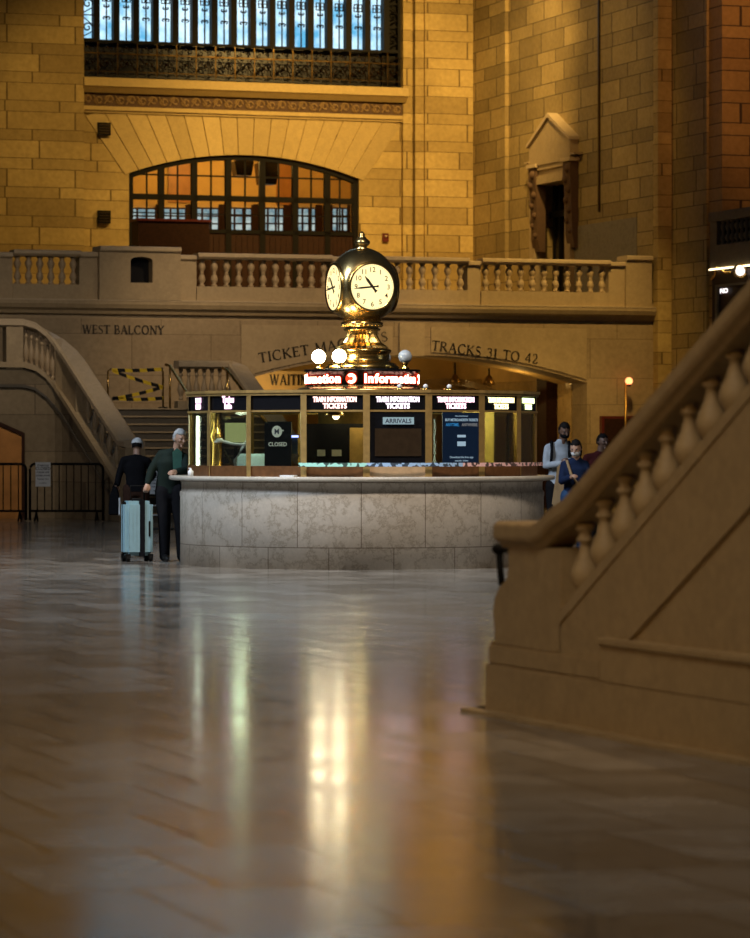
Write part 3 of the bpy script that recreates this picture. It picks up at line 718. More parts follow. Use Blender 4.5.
mb = MB(); mb.box(aS-.12, dr0, ZB, aS+.05, dr0+.35, zdt+.3); mb.box(aS-.12, dr1-.35, ZB, aS+.05, dr1, zdt+.3); mb.build('architrave', M['fascia'], t, oo)
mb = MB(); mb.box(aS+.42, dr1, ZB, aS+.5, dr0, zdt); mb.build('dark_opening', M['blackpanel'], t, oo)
mb = MB()
for k in range(5): yy = dr1+(dr0-dr1)*(k+.5)/5; mb.box(aS+.3, yy-.03, ZB, aS+.36, yy+.03, zdt)
mb.box(aS+.28, dr1, ZB+2.4, aS+.36, dr0, ZB+2.55); mb.build('iron_grille', M['iron'], t, oo)

# ------------------------------------------------------------------ west stairs (left)
Zs = lambda py, Y: CH+(HY-py)*Y/F
# path of the front balustrade's coping: hall coords (x, y, z)
pathL = [(-3.2, -4.9, 4.02), (-.68, -4.9, 4.02), (-.42, -4.91, 3.95), (-.15, -4.95, 3.79), (.05, -5.08, 3.62), (.18, -5.32, 3.42), (.25, -5.65, 3.22), (.62, -8.3, 1.60), (.66, -8.65, 1.58)]
def wall_under(path, d0, thick=.3, zb=0.0):
    mb = MB()
    for (a, b) in zip(path, path[1:]):
        a, b = Vector(a), Vector(b)
        h = Vector((b.x-a.x, b.y-a.y, 0)).normalized(); sd = Vector((h.y, -h.x, 0))*thick/2
        vs = []
        for p in (a, b):
            for s in (-1, 1):
                vs.append((p.x+sd.x*s, p.y+sd.y*s, zb)); vs.append((p.x+sd.x*s, p.y+sd.y*s, p.z-d0))
        mb.add(vs, [(0, 1, 5, 4), (2, 6, 7, 3), (0, 4, 6, 2), (1, 3, 7, 5), (0, 2, 3, 1), (4, 5, 7, 6)])
    return mb
capsec = [(-.22, -.13), (-.22, -.04), (-.17, 0), (.17, 0), (.22, -.04), (.22, -.13), (.15, -.17), (-.15, -.17)]
t = thing_h('staircase', 'grand stone staircase rising beside the far left wall, closed off by yellow tape', 'staircase', (.6, -6.5, 0)); ot = (.6, -6.5, 0)
o = MB().sweep(pathL, capsec).build('coping', M['coping'], t, ot)
M['stairwall'] = coursed('stair_side_stone', (.27, .215, .14), (.18, .145, .095), (.13, .10, .065), period=1.35, frac=.55, bw=1.3, bs=.12, mort=.015)
wall_under(pathL, .95, .3).build('side_wall', M['stairwall'], t, ot)
MB().sweep([(x, y, z-.92) for x, y, z in pathL[:-1]], [(-.22, -.06), (-.22, .05), (.22, .05), (.22, -.06)]).build('string_moulding', M['fascia'], t, ot)
MB().sweep([(x+(.03 if i > 4 else 0), y, z-1.35) for i, (x, y, z) in enumerate(pathL[:-2])]+[(.60, -8.0, .42)], [(-.21, -.03), (-.21, .03), (.21, .03), (.21, -.03)]).build('string_moulding', M['tread'], t, ot)
def post(x, y, z0, z1, w, name='pier'):
    return MB().box(x-w/2, y-.17, z0, x+w/2, y+.17, z1).build(name, M['fascia'], t, ot)
post(-.86, -4.9, 3.0, 3.86, .34); post(-2.9, -4.9, 3.0, 3.86, .6)
mb = MB(); mb.sweep([(.08, -5.12, 3.58), (.18, -5.32, 3.42), (.25, -5.65, 3.22), (.30, -6.0, 3.0)], [(-.14, -.95), (-.14, -.12), (.14, -.12), (.14, -.95)]); mb.build('pier', M['fascia'], t, ot)
mb = MB(); mb.box(.45, -8.75, 0, .85, -8.3, 1.42); mb.build('newel_post', M['fascia'], t, ot)
bp = MB(); bp.lathe(bal_profile(.74, .068), (0, 0, 0), 10); bfirst = bp.build('baluster', M['baluster'], t)
locs = [(-1.2-.3*i, -4.9, 3.1) for i in range(6)]
def on_path(s):
    acc = 0
    for a, b in zip(pathL, pathL[1:]):
        a, b = Vector(a), Vector(b); l = (b-a).xy.length
        if acc+l >= s: return a+(b-a)*((s-acc)/l)
        acc += l
    return Vector(pathL[-1])
S0 = 2.55
locs += [tuple(on_path(S0+.06+.11*k)-Vector((0, 0, .92))) for k in range(0, 6)]
locs += [tuple(on_path(s)-Vector((0, 0, .92))) for s in [4.2+.37*k for k in range(7)]]
for i, l in enumerate(locs):
    l = Vector(l)-Vector(ot)
    if i == 0: bfirst.location = l
    else: copy_part(bfirst, l, t)
# flight and landing
zl = Zs(408, 71.8); nst = 14
for i in range(nst):
    y0 = -8.6+i*(3.9/nst); zt_ = zl*(i+1)/nst; MB().box(.75, y0, 0, 4.4, -4.4, zt_-.03).build('step', M['tread'], t, ot); MB().box(.75, y0-.03, zt_-.03, 4.4, -4.4, zt_).build('tread_slab', M['fascia'], t, ot)  # paler slabs put the light on the tread edges into the colour
MB().box(-3.2, -4.7, 0, 4.4, -.02, zl+.001).build('landing', M['tread'], t, ot)

# right-hand inner balustrade (seen over the booth)
pR = [wal(190, 366, -3.2), wal(231, 362, -3.2)]
path2 = [(pR[0][0]-.3, -3.2, 3.25), (pR[1][0], -3.2, 3.25), (pR[1][0]+.12, -3.4, 3.15), (pR[1][0]+.45, -6.8, 1.25)]
t2 = thing_h('stair_balustrade', 'pale stone stair balustrade sloping down behind the booth roof at left', 'balustrade', (path2[1][0], -4.5, 0)); o2_ = (path2[1][0], -4.5, 0)
MB().sweep(path2, capsec).build('coping', M['coping'], t2, o2_)
wall_under(path2, .85, .3).build('side_wall', M['fascia'], t2, o2_)
bp = MB(); bp.lathe(bal_profile(.66, .075), (0, 0, 0), 10); bf = bp.build('baluster', M['baluster'], t2)
for k in range(7):
    l = Vector((path2[0][0]+.1+.17*k, -3.2, 2.42))-Vector(o2_)
    if k == 0: bf.location = l
    else: copy_part(bf, l, t2)
for k in range(9):
    p = Vector(path2[2]).lerp(Vector(path2[3]), (k+.7)/10)-Vector((0, 0, .84))-Vector(o2_); copy_part(bf, p, t2)
# brass handrail on the flight
x0, _ = wal(165, 368, -4.3); ztp = wal(165, 368, -4.3)[1]
t3 = thing_h('handrail', 'thin brass handrail running down the middle of the closed steps', 'handrail', (x0, -4.4, zl)); o3 = (x0, -4.4, zl)
pa = [(x0, -4.35, zl+.9), (x0+.05, -4.5, zl+.88), (x0+.35, -8.2, zl-1.25), (x0+.36, -8.4, zl-1.3)]
MB().tube(pa, .03, 8).build('rail', M['brass'], t3, o3)
for k, f_ in enumerate((0.0, .45, .97)):
    p = Vector(pa[1]).lerp(Vector(pa[2]), f_); MB().tube([tuple(p), (p.x, p.y, max(0, p.z-.88))], .022, 8).build('post', M['brass'], t3, o3)
t4 = thing_h('handrail', 'short brass handrail against the pale balustrade above the booth roof', 'handrail', (path2[1][0]-.1, -3.6, 2.2)); o4 = (path2[1][0]-.1, -3.6, 2.2)
MB().tube([(path2[1][0]-.28, -3.5, 3.1), (path2[1][0]-.2, -3.6, 3.05), (path2[1][0]+.15, -6.6, 1.4)], .03, 8).build('rail', M['brass'], t4, o4)
MB().tube([(path2[1][0]-.2, -3.6, 3.05), (path2[1][0]-.2, -3.6, 2.2)], .022, 8).build('post', M['brass'], t4, o4)
# barrier across the landing with black-and-yellow tape
yt = -4.25
xa, za = wal(108, 371, yt); xb, zb_ = wal(163, 369, yt)
tb = thing_h('landing_barrier', 'metal frame barrier across the stair landing under the WEST BALCONY letters', 'barrier', ((xa+xb)/2, yt, zl)); ob = ((xa+xb)/2, yt, zl)
MB().tube([(xa, yt, zl), (xa, yt, za), (xa+.04, yt, za+.03), (xb-.04, yt, za+.03), (xb, yt, za), (xb, yt, zl)], .022, 8).build('frame', M['brass_dull'], tb, ob)
for x in (xa, xb): MB().box(x-.03, yt-.25, zl, x+.03, yt+.25, zl+.03).build('foot', M['iron'], tb, ob)
TAPEM = None
def stripe_mat(name, c1, c2, c3, scale, axis=0, th=.5):
    m, nt, b = mat(name); tc = N(nt, 'ShaderNodeTexCoord'); sp = N(nt, 'ShaderNodeSeparateXYZ'); nt.links.new(tc.outputs['Object'], sp.inputs[0])
    v = mth(nt, 'FRACT', mth(nt, 'MULTIPLY', mth(nt, 'ADD', sp.outputs[axis], mth(nt, 'MULTIPLY', sp.outputs[2], .3)), scale))
    c = mix(nt, mth(nt, 'GREATER_THAN', v, th), c1, c2); nt.links.new(c, b.inputs['Base Color']); b.inputs['Roughness'].default_value = .4
    return m
TAPEM = stripe_mat('hazard_tape', (.75, .52, .03), (.01, .01, .01), None, 3.2)
def strip(p, q, w, y, sag=0, n=8):
    mb = MB(); pts = []
    for i in range(n+1):
        f = i/n; pts.append((p[0]+(q[0]-p[0])*f, p[1]+(q[1]-p[1])*f-sag*4*f*(1-f)))
    for a, b in zip(pts, pts[1:]): mb.prism([(a[0], a[1]-w/2), (b[0], b[1]-w/2), (b[0], b[1]+w/2), (a[0], a[1]+w/2)], y-.004, y+.004)
    return mb
mb = MB(); yq = yt-.04
for (p, q, sag) in (((112, 370), (163, 369), .02), ((113, 371), (163, 387), .02), ((163, 387), (112, 399), .02), ((113, 398), (163, 398), .03)):
    s_ = strip(wal(*p, yq), wal(*q, yq), .07, yq, sag); mb.add(s_.v, s_.f)
tag(hall(mb.build('barrier_tape', TAPEM, shift=ob), ob), 'yellow and black hazard tape zigzagging across the barrier on the landing', 'tape')

# arched wooden door in the stair's front wall
xd0 = wal(-30, 430, -5.08)[0]; xd1, zd1 = wal(24, 433, -5.08); zdp = wal(0, 424, -5.08)[1]
dd = bpy.data.objects.new('door_1', None); C.objects.link(dd); dd['kind'] = 'structure'; hall(dd, (xd0, -5.1, 0)); od = (xd0, -5.1, 0)
MB().prism([(xd0, 0), (xd1-.06, 0), (xd1-.06, zd1-.06), (xd1-.55, zdp-.02), (xd0, zdp+.12)], -5.12, -5.06).build('door_leaf', M['orangewood'], dd, od)
MB().prism([(xd1-.06, 0), (xd1, 0), (xd1, zd1), (xd1-.55, zdp+.06), (xd0, zdp+.2), (xd0, zdp+.12), (xd1-.56, zdp-.02), (xd1-.06, zd1-.05)], -5.15, -5.06).build('door_frame', M['wood'], dd, od)

# ------------------------------------------------------------------ crowd-control fences
def fence(px0, px1, Y, label, missing_foot=False):
    x0 = (px0-375)/F*Y; x1 = (px1-375)/F*Y; zt = CH+(HY-464)*Y/F; zlw = CH+(HY-511)*Y/F
    t = thing('crowd_barrier', label, 'barrier', ((x0+x1)/2, Y, 0), 0, 'black crowd barriers'); o = ((x0+x1)/2, Y, 0)
    r = .1
    pts = [(x0, Y, .02), (x0, Y, zt-r)]+[(x0+r-r*math.cos(a), Y, zt-r+r*math.sin(a)) for a in (PI/8, PI/4, 3*PI/8, PI/2)]+[(x1-r+r*math.sin(a), Y, zt-r+r*math.cos(a)) for a in (0, PI/8, PI/4, 3*PI/8, PI/2)]+[(x1, Y, .02)]
    MB().tube(pts, .025, 8).build('frame', M['iron'], t, o)
    MB().tube([(x0, Y, zlw), (x1, Y, zlw)], .022, 8).build('lower_rail', M['iron'], t, o)
    n = int((x1-x0)/.135)
    b = MB().tube([(0, 0, 0), (0, 0, zt-zlw)], .012, 6).build('bar', M['iron'], t)
    for i in range(1, n):
        l = (x0+(x1-x0)*i/n-o[0], 0, zlw)
        if i == 1: b.location = l
        else: copy_part(b, l, t)
    for x in (x0+.12, x1-.12):
        MB().tube([(x, Y-.3, .02), (x, Y-.05, .14), (x, Y, zlw), (x, Y+.05, .14), (x, Y+.3, .02)], .022, 6).build('foot', M['iron'], t, o)
    return t, zt, Y
fence(30, 103, 68.3, 'black steel crowd barrier carrying a white notice, in front of the left stair wall')
fence(-50, 26, 68.5, 'black steel crowd barrier in front of the orange door, cut by the left frame edge')
def notice(name, label, x, y, z0, w, h, rz=0, lines=None):
    t = thing(name, label, 'notice', (x, y, z0), rz)
    MB().box(-w/2, -.004, 0, w/2, .004, h).build('sheet', M['paper'], t)
    mb = MB(); k = 0
    for f, ln, s_ in lines: put_text(mb, ln, h*s_, (0, -.005, h*f), 0, .0008, bold=h*s_*.02)
    mb.build('print', M['ink'], t)
    return t
M['paper'] = plain('white_paper', (.74, .77, .8), .7, 0, .03)
M['ink'] = plain('printed_ink', (.03, .04, .07), .7)
L_ = [(.83, 'STAIRCASE', .1), (.68, 'CLOSED', .17), (.55, 'PLEASE USE', .1), (.42, 'OTHER STAIRS', .09), (.28, 'THANK YOU', .08), (.12, 'NO ENTRY', .06)]
notice('paper_notice', 'white printed notice taped to the black crowd barrier', (43-375)/F*68.2, 68.2, CH+(HY-486.5)*68.2/F, .29, .47, 0, L_)
# white frame stand with notice behind the leaning man
Ys = 62.0; xs = (157-375)/F*Ys
t = thing('sign_stand', 'white wire sign stand half hidden behind the man leaning on the counter', 'stand', (xs, Ys, 0), 0)
MB().tube([(-.15, 0, 0), (-.15, 0, .98), (.15, 0, .98), (.15, 0, 0)], .013, 6).build('frame', M['paper'], t)
for z in (.42, .25): MB().tube([(-.15, 0, z), (.15, 0, z)], .01, 6).build('rung', M['paper'], t)
MB().box(-.3, -.2, 0, .3, .2, .02).build('base', M['iron'], t)
notice('paper_notice', 'white printed notice on the wire stand left of the leaning man', xs, Ys-.03, .62, .27, .42, 0, L_)

# right-hand lamp post, red box, small dark fittings
x, z = wal(629, 381, -.3)
t = thing_h('wall_lamp', 'glowing red-white globe lamp on a thin post by the golden wall at right', 'lamp', (x, -.3, 0)); oo = (x, -.3, 0)
MB().sphere((x, -.3, z), .085, 14).build('globe', emit('warning_globe', (1.0, .30, .10), 3), t, oo)
MB().tube([(x-.06, -.25, 0), (x-.06, -.25, z-.05)], .03, 8).build('post', M['brass_dull'], t, oo)
MB().lathe([(.05, -.12), (.06, -.09), (.03, -.06)], (x, -.3, z), 10).build('collar', M['redwood'], t, oo)
x0, z1 = wal(602, 416, -.15); x1, z0 = wal(640, 445, -.15)
t = thing_h('notice_cabinet', 'dark red framed cabinet on the golden wall behind the stair rail', 'cabinet', ((x0+x1)/2, -.15, z0)); oo = ((x0+x1)/2, -.15, z0)
MB().box(x0, -.15, z0-.3, x1, 0, z1).build('case', M['redwood'], t, oo); MB().box(x0+.06, -.17, z0-.24, x1-.06, -.15, z1-.06).build('door', M['wood'], t, oo)
# track spotlight in passage
for p, q, lab in ((455, 383, 'brass spotlight hanging in the vaulted passage above the booth, left one'), (489, 384, 'dark spotlight hanging in the vaulted passage above the booth, right one')):
    x, z = wal(p, q, 2.2); t = thing_h('spotlight', lab, 'spotlight', (x, 2.2, z)); oo = (x, 2.2, z)
    MB().lathe([(.05, .22), (.1, .12), (.15, 0)], (x, 2.2, z-.02), 12).build('shade', M['brass_dull'], t, oo)
    if p == 455: MB().lathe([(.02, 0), (.13, -.012)], (x, 2.2, z), 12).build('bulb', emit('spot_bulb', (1, .5, .25), 6), t, oo)
    MB().tube([(x, 2.2, z+.15), (x, 2.2, arch3(x)+.0)], .02, 6).build('stem', M['iron'], t, oo)

# ------------------------------------------------------------------ north balcony and lit signs at far right
aN = aS+.55
def nb_(px, py): return sid(px, py, aN)
ya, zt = nb_(712, 214); yb2, zb2 = nb_(752, 208)
zbt = nb_(712, 252)[1]; zlt = nb_(712, 269)[1]; zsg = nb_(712, 285)[1]
yA = -2.9-.02; X0 = aN
# balcony front runs towards the viewer along the north wall
t = thing_h('side_balcony', 'dark projecting balcony with a pierced parapet high at the right edge', 'balcony', (X0+.5, -4.8, zlt)); oo = (X0+.5, -4.8, zlt)
Xn = wal(710, 230, -3.0)[0]
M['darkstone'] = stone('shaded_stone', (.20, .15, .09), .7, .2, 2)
ypr = -3.0
def on_n(px, py): return wal(px, py, ypr)
zP1 = on_n(712, 213)[1]; zP2 = on_n(712, 222)[1]; zP3 = on_n(712, 246)[1]; zP4 = on_n(712, 270)[1]; zP5 = on_n(712, 283)[1]
MB().box(Xn, ypr-3, zP3, Xn+3, ypr+.1, zP4).build('slab', M['darkstone'], t, oo) if False else None
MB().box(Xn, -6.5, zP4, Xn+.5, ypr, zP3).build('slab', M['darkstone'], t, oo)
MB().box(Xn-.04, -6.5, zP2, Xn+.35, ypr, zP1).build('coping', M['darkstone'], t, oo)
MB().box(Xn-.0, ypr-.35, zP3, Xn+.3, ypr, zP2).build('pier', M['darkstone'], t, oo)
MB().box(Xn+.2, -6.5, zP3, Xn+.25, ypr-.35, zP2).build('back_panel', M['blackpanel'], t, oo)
bp = MB(); bp.lathe(bal_double(zP2-zP3, .07), (0, 0, 0), 10); bf = bp.build('baluster', M['darkstone'], t)
for k in range(12):
    l = Vector((Xn+.1, ypr-.5-.24*k, zP3))-Vector(oo)
    if k == 0: bf.location = l
    else: copy_part(bf, l, t)
MB().box(Xn-.03, -6.5, zP4-.01, Xn+.02, ypr, zP4+.02).build('light_strip', emit('strip_light', (1, .82, .45), 4), t, oo)
# dark sign wall beneath it with letters and a clock
t = thing_h('illuminated_sign', 'dark sign board with a small white round clock and scroll above lit letters NO', 'sign', (Xn+.2, -4.5, zP5-1.5)); oo = (Xn+.2, -4.5, zP5-1.5)
MB().box(Xn+.05, -6.5, 0, Xn+.6, ypr, zP4-.04).build('board', M['wood'], t, oo)
XF = Xn+.05
xk = XF-.14; yk, zk = sid(740, 271, xk); rk = .105
mb = MB(); mb.lathe([(.001, 0), (rk, 0), (rk, .03)], (0, 0, 0), 20); vs = [(xk+v[0], yk-v[2], zk+v[1]) for v in mb.v]
mb2 = MB(); mb2.add(vs, mb.f); mb2.build('round_dial', emit('small_dial', (1, .85, .75), 1.6), t, oo)
mb = MB(); mb.tube([(xk+.15*math.cos(a/16*2*PI), yk-.01, zk+.15*math.sin(a/16*2*PI)) for a in range(16)], .028, 6, True); mb.box(xk+.14, yk-.02, zk-.02, XF+.06, yk+.02, zk+.02); mb.build('dial_ring', M['brass_dull'], t, oo)
mb = MB(); ys_, zs_ = sid(728, 272, XF-.05)
mb.tube([(XF-.04, ys_+.9, zs_-.12), (XF-.04, ys_+.7, zs_-.05), (XF-.04, ys_+.6, zs_+.15), (XF-.04, ys_+.45, zs_+.12), (XF-.04, ys_+.2, zs_), (XF-.04, ys_-.1, zs_-.02)], .028, 6); mb.build('scroll_ornament', M['brass'], t, oo)
yn, zn = sid(724, 293, XF-.03)
mb = MB(); tvs, tfs = sans('NO', .15, .004); mb.add([(XF-.03+v[1], yn-v[0]*1.7, zn+v[2]) for v in tvs], tfs); mb.build('letters', emit('sign_letters', (1, .9, .9), 2.2), t, oo)
mb = MB(); y_a, z_a = sid(717, 285, XF); y_b, z_b = sid(760, 330, XF)
mb.box(XF-.05, y_b, z_a-.05, XF, y_a, z_a); mb.box(XF-.05, y_a-.12, z_b-1, XF, y_a, z_a); mb.build('moulding', M['darkstone'], t, oo)

# ------------------------------------------------------------------ information booth
BX, BY = -.163, 44.3
RG, RB, RS = 2.2, 2.28, 2.42
booth = thing('information_booth', 'round marble information booth with brass and glass ticket windows in mid floor', 'booth', (BX, BY, 0))
mb = MB(); mb.lathe([(RB, 0), (RB, .84), (RB+.005, .86), (RB+.005, .9), (RB, .91), (RB-.015, .93), (RB-.015, 1.03), (RB+.03, 1.055)], (0, 0, 0), 96); mb.build('counter_body', M['marble'], booth)
mb = MB(); mb.lathe([(RS-.03, 1.05), (RS, 1.06), (RS, 1.095), (RS-.012, 1.107), (RG-.1, 1.107), (RG-.1, 1.05), (RS-.03, 1.05)], (0, 0, 0), 96, cap=False); mb.build('counter_top', M['countertop'], booth)
edges_deg = [1.6+20*k for k in range(18)]
def pol(a, r, z): a = math.radians(a); return (r*math.sin(a), -r*math.cos(a), z)
def ring_panel(mb, a0, a1, r0, r1, z0, z1):
    vs = [pol(a0, r0, z0), pol(a1, r0, z0), pol(a1, r0, z1), pol(a0, r0, z1), pol(a0, r1, z0), pol(a1, r1, z0), pol(a1, r1, z1), pol(a0, r1, z1)]
    mb.add(vs, [(0, 1, 2, 3), (7, 6, 5, 4), (0, 4, 5, 1), (1, 5, 6, 2), (2, 6, 7, 3), (3, 7, 4, 0)])
M['paper_dim'] = plain('dim_card', (.3, .3, .26), .7)
M['frame_brass'] = plain('satin_brass', (.50, .32, .11), .4, .55, .15)
M['basewood'] = plain('warm_bronze_base', (.22, .10, .04), .35, .5, .2)
M['basepale'] = plain('pale_bronze_base', (.62, .42, .24), .4, .3, .1)
for k in range(18):
    a = edges_deg[k]; b = a+20
    am = (a+b)/2
    mb = MB(); ring_panel(mb, a, b, RG+.012, RG-.06, 1.107, 1.235); mb.build('base_panel', M['basepale'] if k in (0,) else M['basewood'], booth)
    mb = MB(); ring_panel(mb, a, b, RG+.0, RG-.05, 1.908, 2.085)
    sb = mb.build('sign_band', M['blackpanel'], booth)
    mb = MB(); ring_panel(mb, a, b, RG+.03, RG-.06, 2.085, 2.115); ring_panel(mb, a, b, RG+.045, RG-.06, 2.115, 2.15); ring_panel(mb, a, b, RG+.015, RG-.05, 1.885, 1.908)
    mb.build('cornice', M['frame_brass'], booth)
    mb = MB(); ring_panel(mb, a+.6, b-.6, RG-.01, RG-.018, 1.235, 1.888)
    if k not in (0,): mb.build('glass_pane', M['glass'], booth)
    mb = MB(); x, y, _ = pol(a, RG+.0, 0)
    c_, s_ = math.cos(math.radians(a)), math.sin(math.radians(a)); w = .04
    q = [(x-w*c_-(.02)*-s_*-1, y-w*s_-.03), (x+w*c_, y+w*s_-.03), (x+w*c_, y+w*s_+.05), (x-w*c_, y-w*s_+.05)]
    mb.prism(q, 1.107, 2.115, 'z'); mb.build('post', M['frame_brass'], booth)
    mb = MB(); ring_panel(mb, a, b, RG+.0, .4, 2.12, 2.145); mb.build('roof_segment', M['bronze'], booth)
# lit window signs
signs = {0: ('TRAIN INFORMATION', 'TICKETS', (1, .82, .95)), 1: ('TRAIN INFORMATION', 'TICKETS', (1, .62, .72)), 2: ('TRAIN INFORMATION', 'TICKETS', (1, .85, .4)), 3: ('TRAIN INFORMATION', 'TICKETS', (.8, .95, .4)),
         17: ('TRAIN INFORMATION', 'TICKETS', (1, .6, .55)), 15: ('Trains', 'Info', (1, .6, .85)), 14: ('TICKETS', 'INFO', (1, .65, .9)), 13: ('TICKETS', 'INFO', (1, .65, .9))}
for k, (l1, l2, col) in signs.items():
    am = edges_deg[k]+10; a_ = math.radians(am); mb = MB()
    x, y, _ = pol(am, (RG+.0)*math.cos(math.radians(10))+.004, 0)
    big = k in (15,)
    put_text(mb, l1, .085 if not big else .11, (x, y-.002, 2.005), a_, .003, .003, sx=.62 if not big else .8)
    put_text(mb, l2, .085 if not big else .1, (x, y-.002, 1.928), a_, .003, .003, sx=.9)
    o = mb.build('lit_lettering', emit('sign_glow_%d' % k, col, 3), booth)
# inner core, desk and soffit of the booth
mb = MB(); mb.lathe([(.55, 0), (.55, 2.12)], (0, 0, 0), 24); mb.build('core', M['brass_dull'], booth)
mb = MB(); mb.lathe([(RG-.1, 1.05), (RG-.1, 1.1), (1.45, 1.1), (1.45, 1.05), (RG-.1, 1.05)], (0, 0, 0), 48, cap=False); mb.build('inner_desk', M['wood'], booth)
# arrivals board
t = thing('arrivals_board', 'black arrivals board with a pale ARRIVALS plate in the booth front', 'board', (BX, BY, 1.235))
mb = MB(); ring_panel(mb, 2.6, 20.6, RG-.0, RG-.06, 0, .65); mb.build('panel', M['blackpanel'], t)
mb = MB(); ring_panel(mb, 4.2, 19.0, RG+.008, RG-.0, .12, .45); mb.build('screen', plain('dim_screen', (.035, .022, .012), .15), t)
am = 11.6; a_ = math.radians(am); x, y, _ = pol(am, RG*math.cos(math.radians(9))+.03, 0)
mb = MB(); c_, s_ = math.cos(a_), math.sin(a_)
mb.prism([(x-.19*c_, y-.19*s_), (x+.19*c_, y+.19*s_), (x+.19*c_-.0, y+.19*s_+.01), (x-.19*c_, y-.19*s_+.01)], .5, .585, 'z'); mb.build('plate', emit('arrivals_plate', (.45, .62, .68), .55), t)
mb = MB(); put_text(mb, 'ARRIVALS', .075, (x, y-.004, .515), a_, .001, .002, sx=.98); mb.build('lettering', M['ink'], t)
# blue poster
pk = 31.6-3; a_ = math.radians(32); xP, yP, _ = pol(33.4, RG*.985+.02, 0)
t = thing('poster', 'dark blue railroad ticket poster with small white lines in the booth window', 'poster', (BX+xP, BY+yP, 1.24), a_)
PWX = emit('poster_white', (.45, .62, .75), .6)  # glow put into the poster print and sheet
MB().box(-.27, 0, 0, .27, .012, .64).build('sheet', plain('poster_blue', (.006, .016, .045), .3, 0, .1, 3, (.01, .03, .08), .06), t)
mb = MB(); put_text(mb, 'BUY METRO-NORTH TICKETS', .044, (0, -.003, .535), 0, .001, .001, sx=.8); mb.build('headline', PWX, t); mb = MB(); PW = PWX; put_text(mb, 'Metro-North Railroad', .02, (0, -.003, .59), 0, .001); mb.build('logo_line', PW, t)
mb = MB(); mb.box(-.06, -.003, .34, .06, 0, .37); mb.box(-.06, -.003, .235, .06, 0, .29); mb.build('app_badge', PW, t); mb = MB()
put_text(mb, 'Download the free app', .036, (0, -.003, .09), 0, .001); put_text(mb, 'mta.info  tickets', .03, (0, -.003, .05), 0, .001); mb.build('footer_print', PW, t)
mb = MB(); put_text(mb, 'ANYTIME,', .052, (-.13, -.003, .475), 0, .001, .001, sx=.85); mb.build('blue_print', emit('poster_cyan', (.03, .2, .45), .8), t)
mb = MB(); put_text(mb, 'ANYWHERE.', .052, (.12, -.003, .475), 0, .001, .001, sx=.8); mb.build('grey_print', emit('poster_grey', (.3, .3, .3), .5), t)
# closed sign
xC, yC = (293-375)/F*42.35-BX, 0
a_ = math.radians(-28.4); xP, yP, _ = pol(-28.3, RG*.965, 0)
t = thing('closed_sign', 'black panel reading CLOSED with a round transit emblem in a booth window', 'sign', (BX+xP, BY+yP, 1.22), a_)
MB().box(-.185, 0, 0, .185, .012, .55).build('panel', M['blackpanel'], t)
EMW = plain('panel_print', (.75, .78, .75), .5)
mb = MB(); put_text(mb, 'CLOSED', .066, (0, -.003, .255), 0, .001, .001, sx=1.05); mb.build('lettering', EMW, t)
mb = MB(); mb.lathe([(.001, 0), (.07, 0), (.07, .003)], (0, 0, 0), 24); m3 = MB(); m3.add([(v[0]-.01, -.002-v[2], .43+v[1]) for v in mb.v], mb.f); m3.build('emblem', EMW, t)
mb = MB(); put_text(mb, 'M', .09, (-.01, -.007, .4), 0, .001, .002); mb.build('emblem_letter', M['ink'], t); mb = MB(); mb.box(.03, -.006, .435, .085, -.003, .45); mb.build('emblem_bar', EMW, t)
# coloured tape round the counter
cols = [((-19, 1.6), (.45, .9, .8)), ((1.6, 32), (.4, .62, .95)), ((32, 78), (.95, .6, .6))]
t = thing('floor_distance_tape', 'printed teal, blue and red tape stretched round the booth windows', 'tape', (BX, BY, 1.26))
for (a0, a1), c in cols:
    m, nt, b = mat('printed_tape'); tc = N(nt, 'ShaderNodeTexCoord'); f = noise(nt, tc.outputs['Object'], 16, 1)
    nt.links.new(ramp(nt, f, [(.48, c), (.53, tuple(x*.12 for x in c))]), b.inputs['Base Color'])
    mb = MB(); n = 14
    for i in range(n): ring_panel(mb, a0+(a1-a0)*i/n, a0+(a1-a0)*(i+1)/n, RG+.1, RG+.095, -.03, .015)
    mb.build('tape_length', m, t)
# things inside the booth
TUBE = emit('work_tube', (.85, 1, .75), 8)
t = thing('strip_light', 'bright vertical light tube inside the leftmost booth window', 'lamp', (BX-2.06, BY-.1, 1.15)); MB().tube([(0, 0, .08), (0, 0, .7)], .018, 8).build('tube', TUBE, t); MB().box(-.03, -.03, 0, .03, .03, .08).build('socket', M['iron'], t)
t = thing('strip_light', 'bright vertical light tube beside the blue poster in the booth', 'lamp', (BX+.36*2.0, BY-1.92, 1.2)); MB().tube([(0, 0, .06), (0, 0, .62)], .012, 8).build('tube', emit('work_tube_b', (.9, 1, .6), 3), t); MB().box(-.02, -.02, 0, .02, .02, .06).build('socket', M['iron'], t)
t = thing('desk_lamp', 'white desk lamp with a long curved arm inside the left booth window', 'lamp', (BX-1.52, BY-1.2, 1.1))
WH = plain('white_enamel', (.75, .8, .75), .4)
MB().lathe([(.12, 0), (.12, .02), (.03, .04)], (0, 0, 0), 16).build('base', WH, t)
MB().tube([(0, 0, .03), (-.03, 0, .2), (.06, 0, .35), (.14, 0, .47), (.13, 0, .42), (.06, 0, .39), (-.06, 0, .4), (-.2, 0, .44)], .018, 8).build('arm', WH, t)
MB().lathe([(.03, .05), (.07, 0)], (-.22, 0, .42), 12).build('shade', WH, t)
t = thing('desk_monitor', 'small screen glowing pale green above the desk in the left booth window', 'monitor', (BX-1.55, BY-1.0, 1.1))
MB().box(-.13, 0, .42, .13, .03, .66).build('screen', emit('green_screen', (.42, .48, .2), .8), t); MB().box(-.02, .02, 0, .02, .05, .45).build('stand', M['iron'], t); MB().box(-.1, -.05, 0, .1, .1, .015).build('base', M['iron'], t)
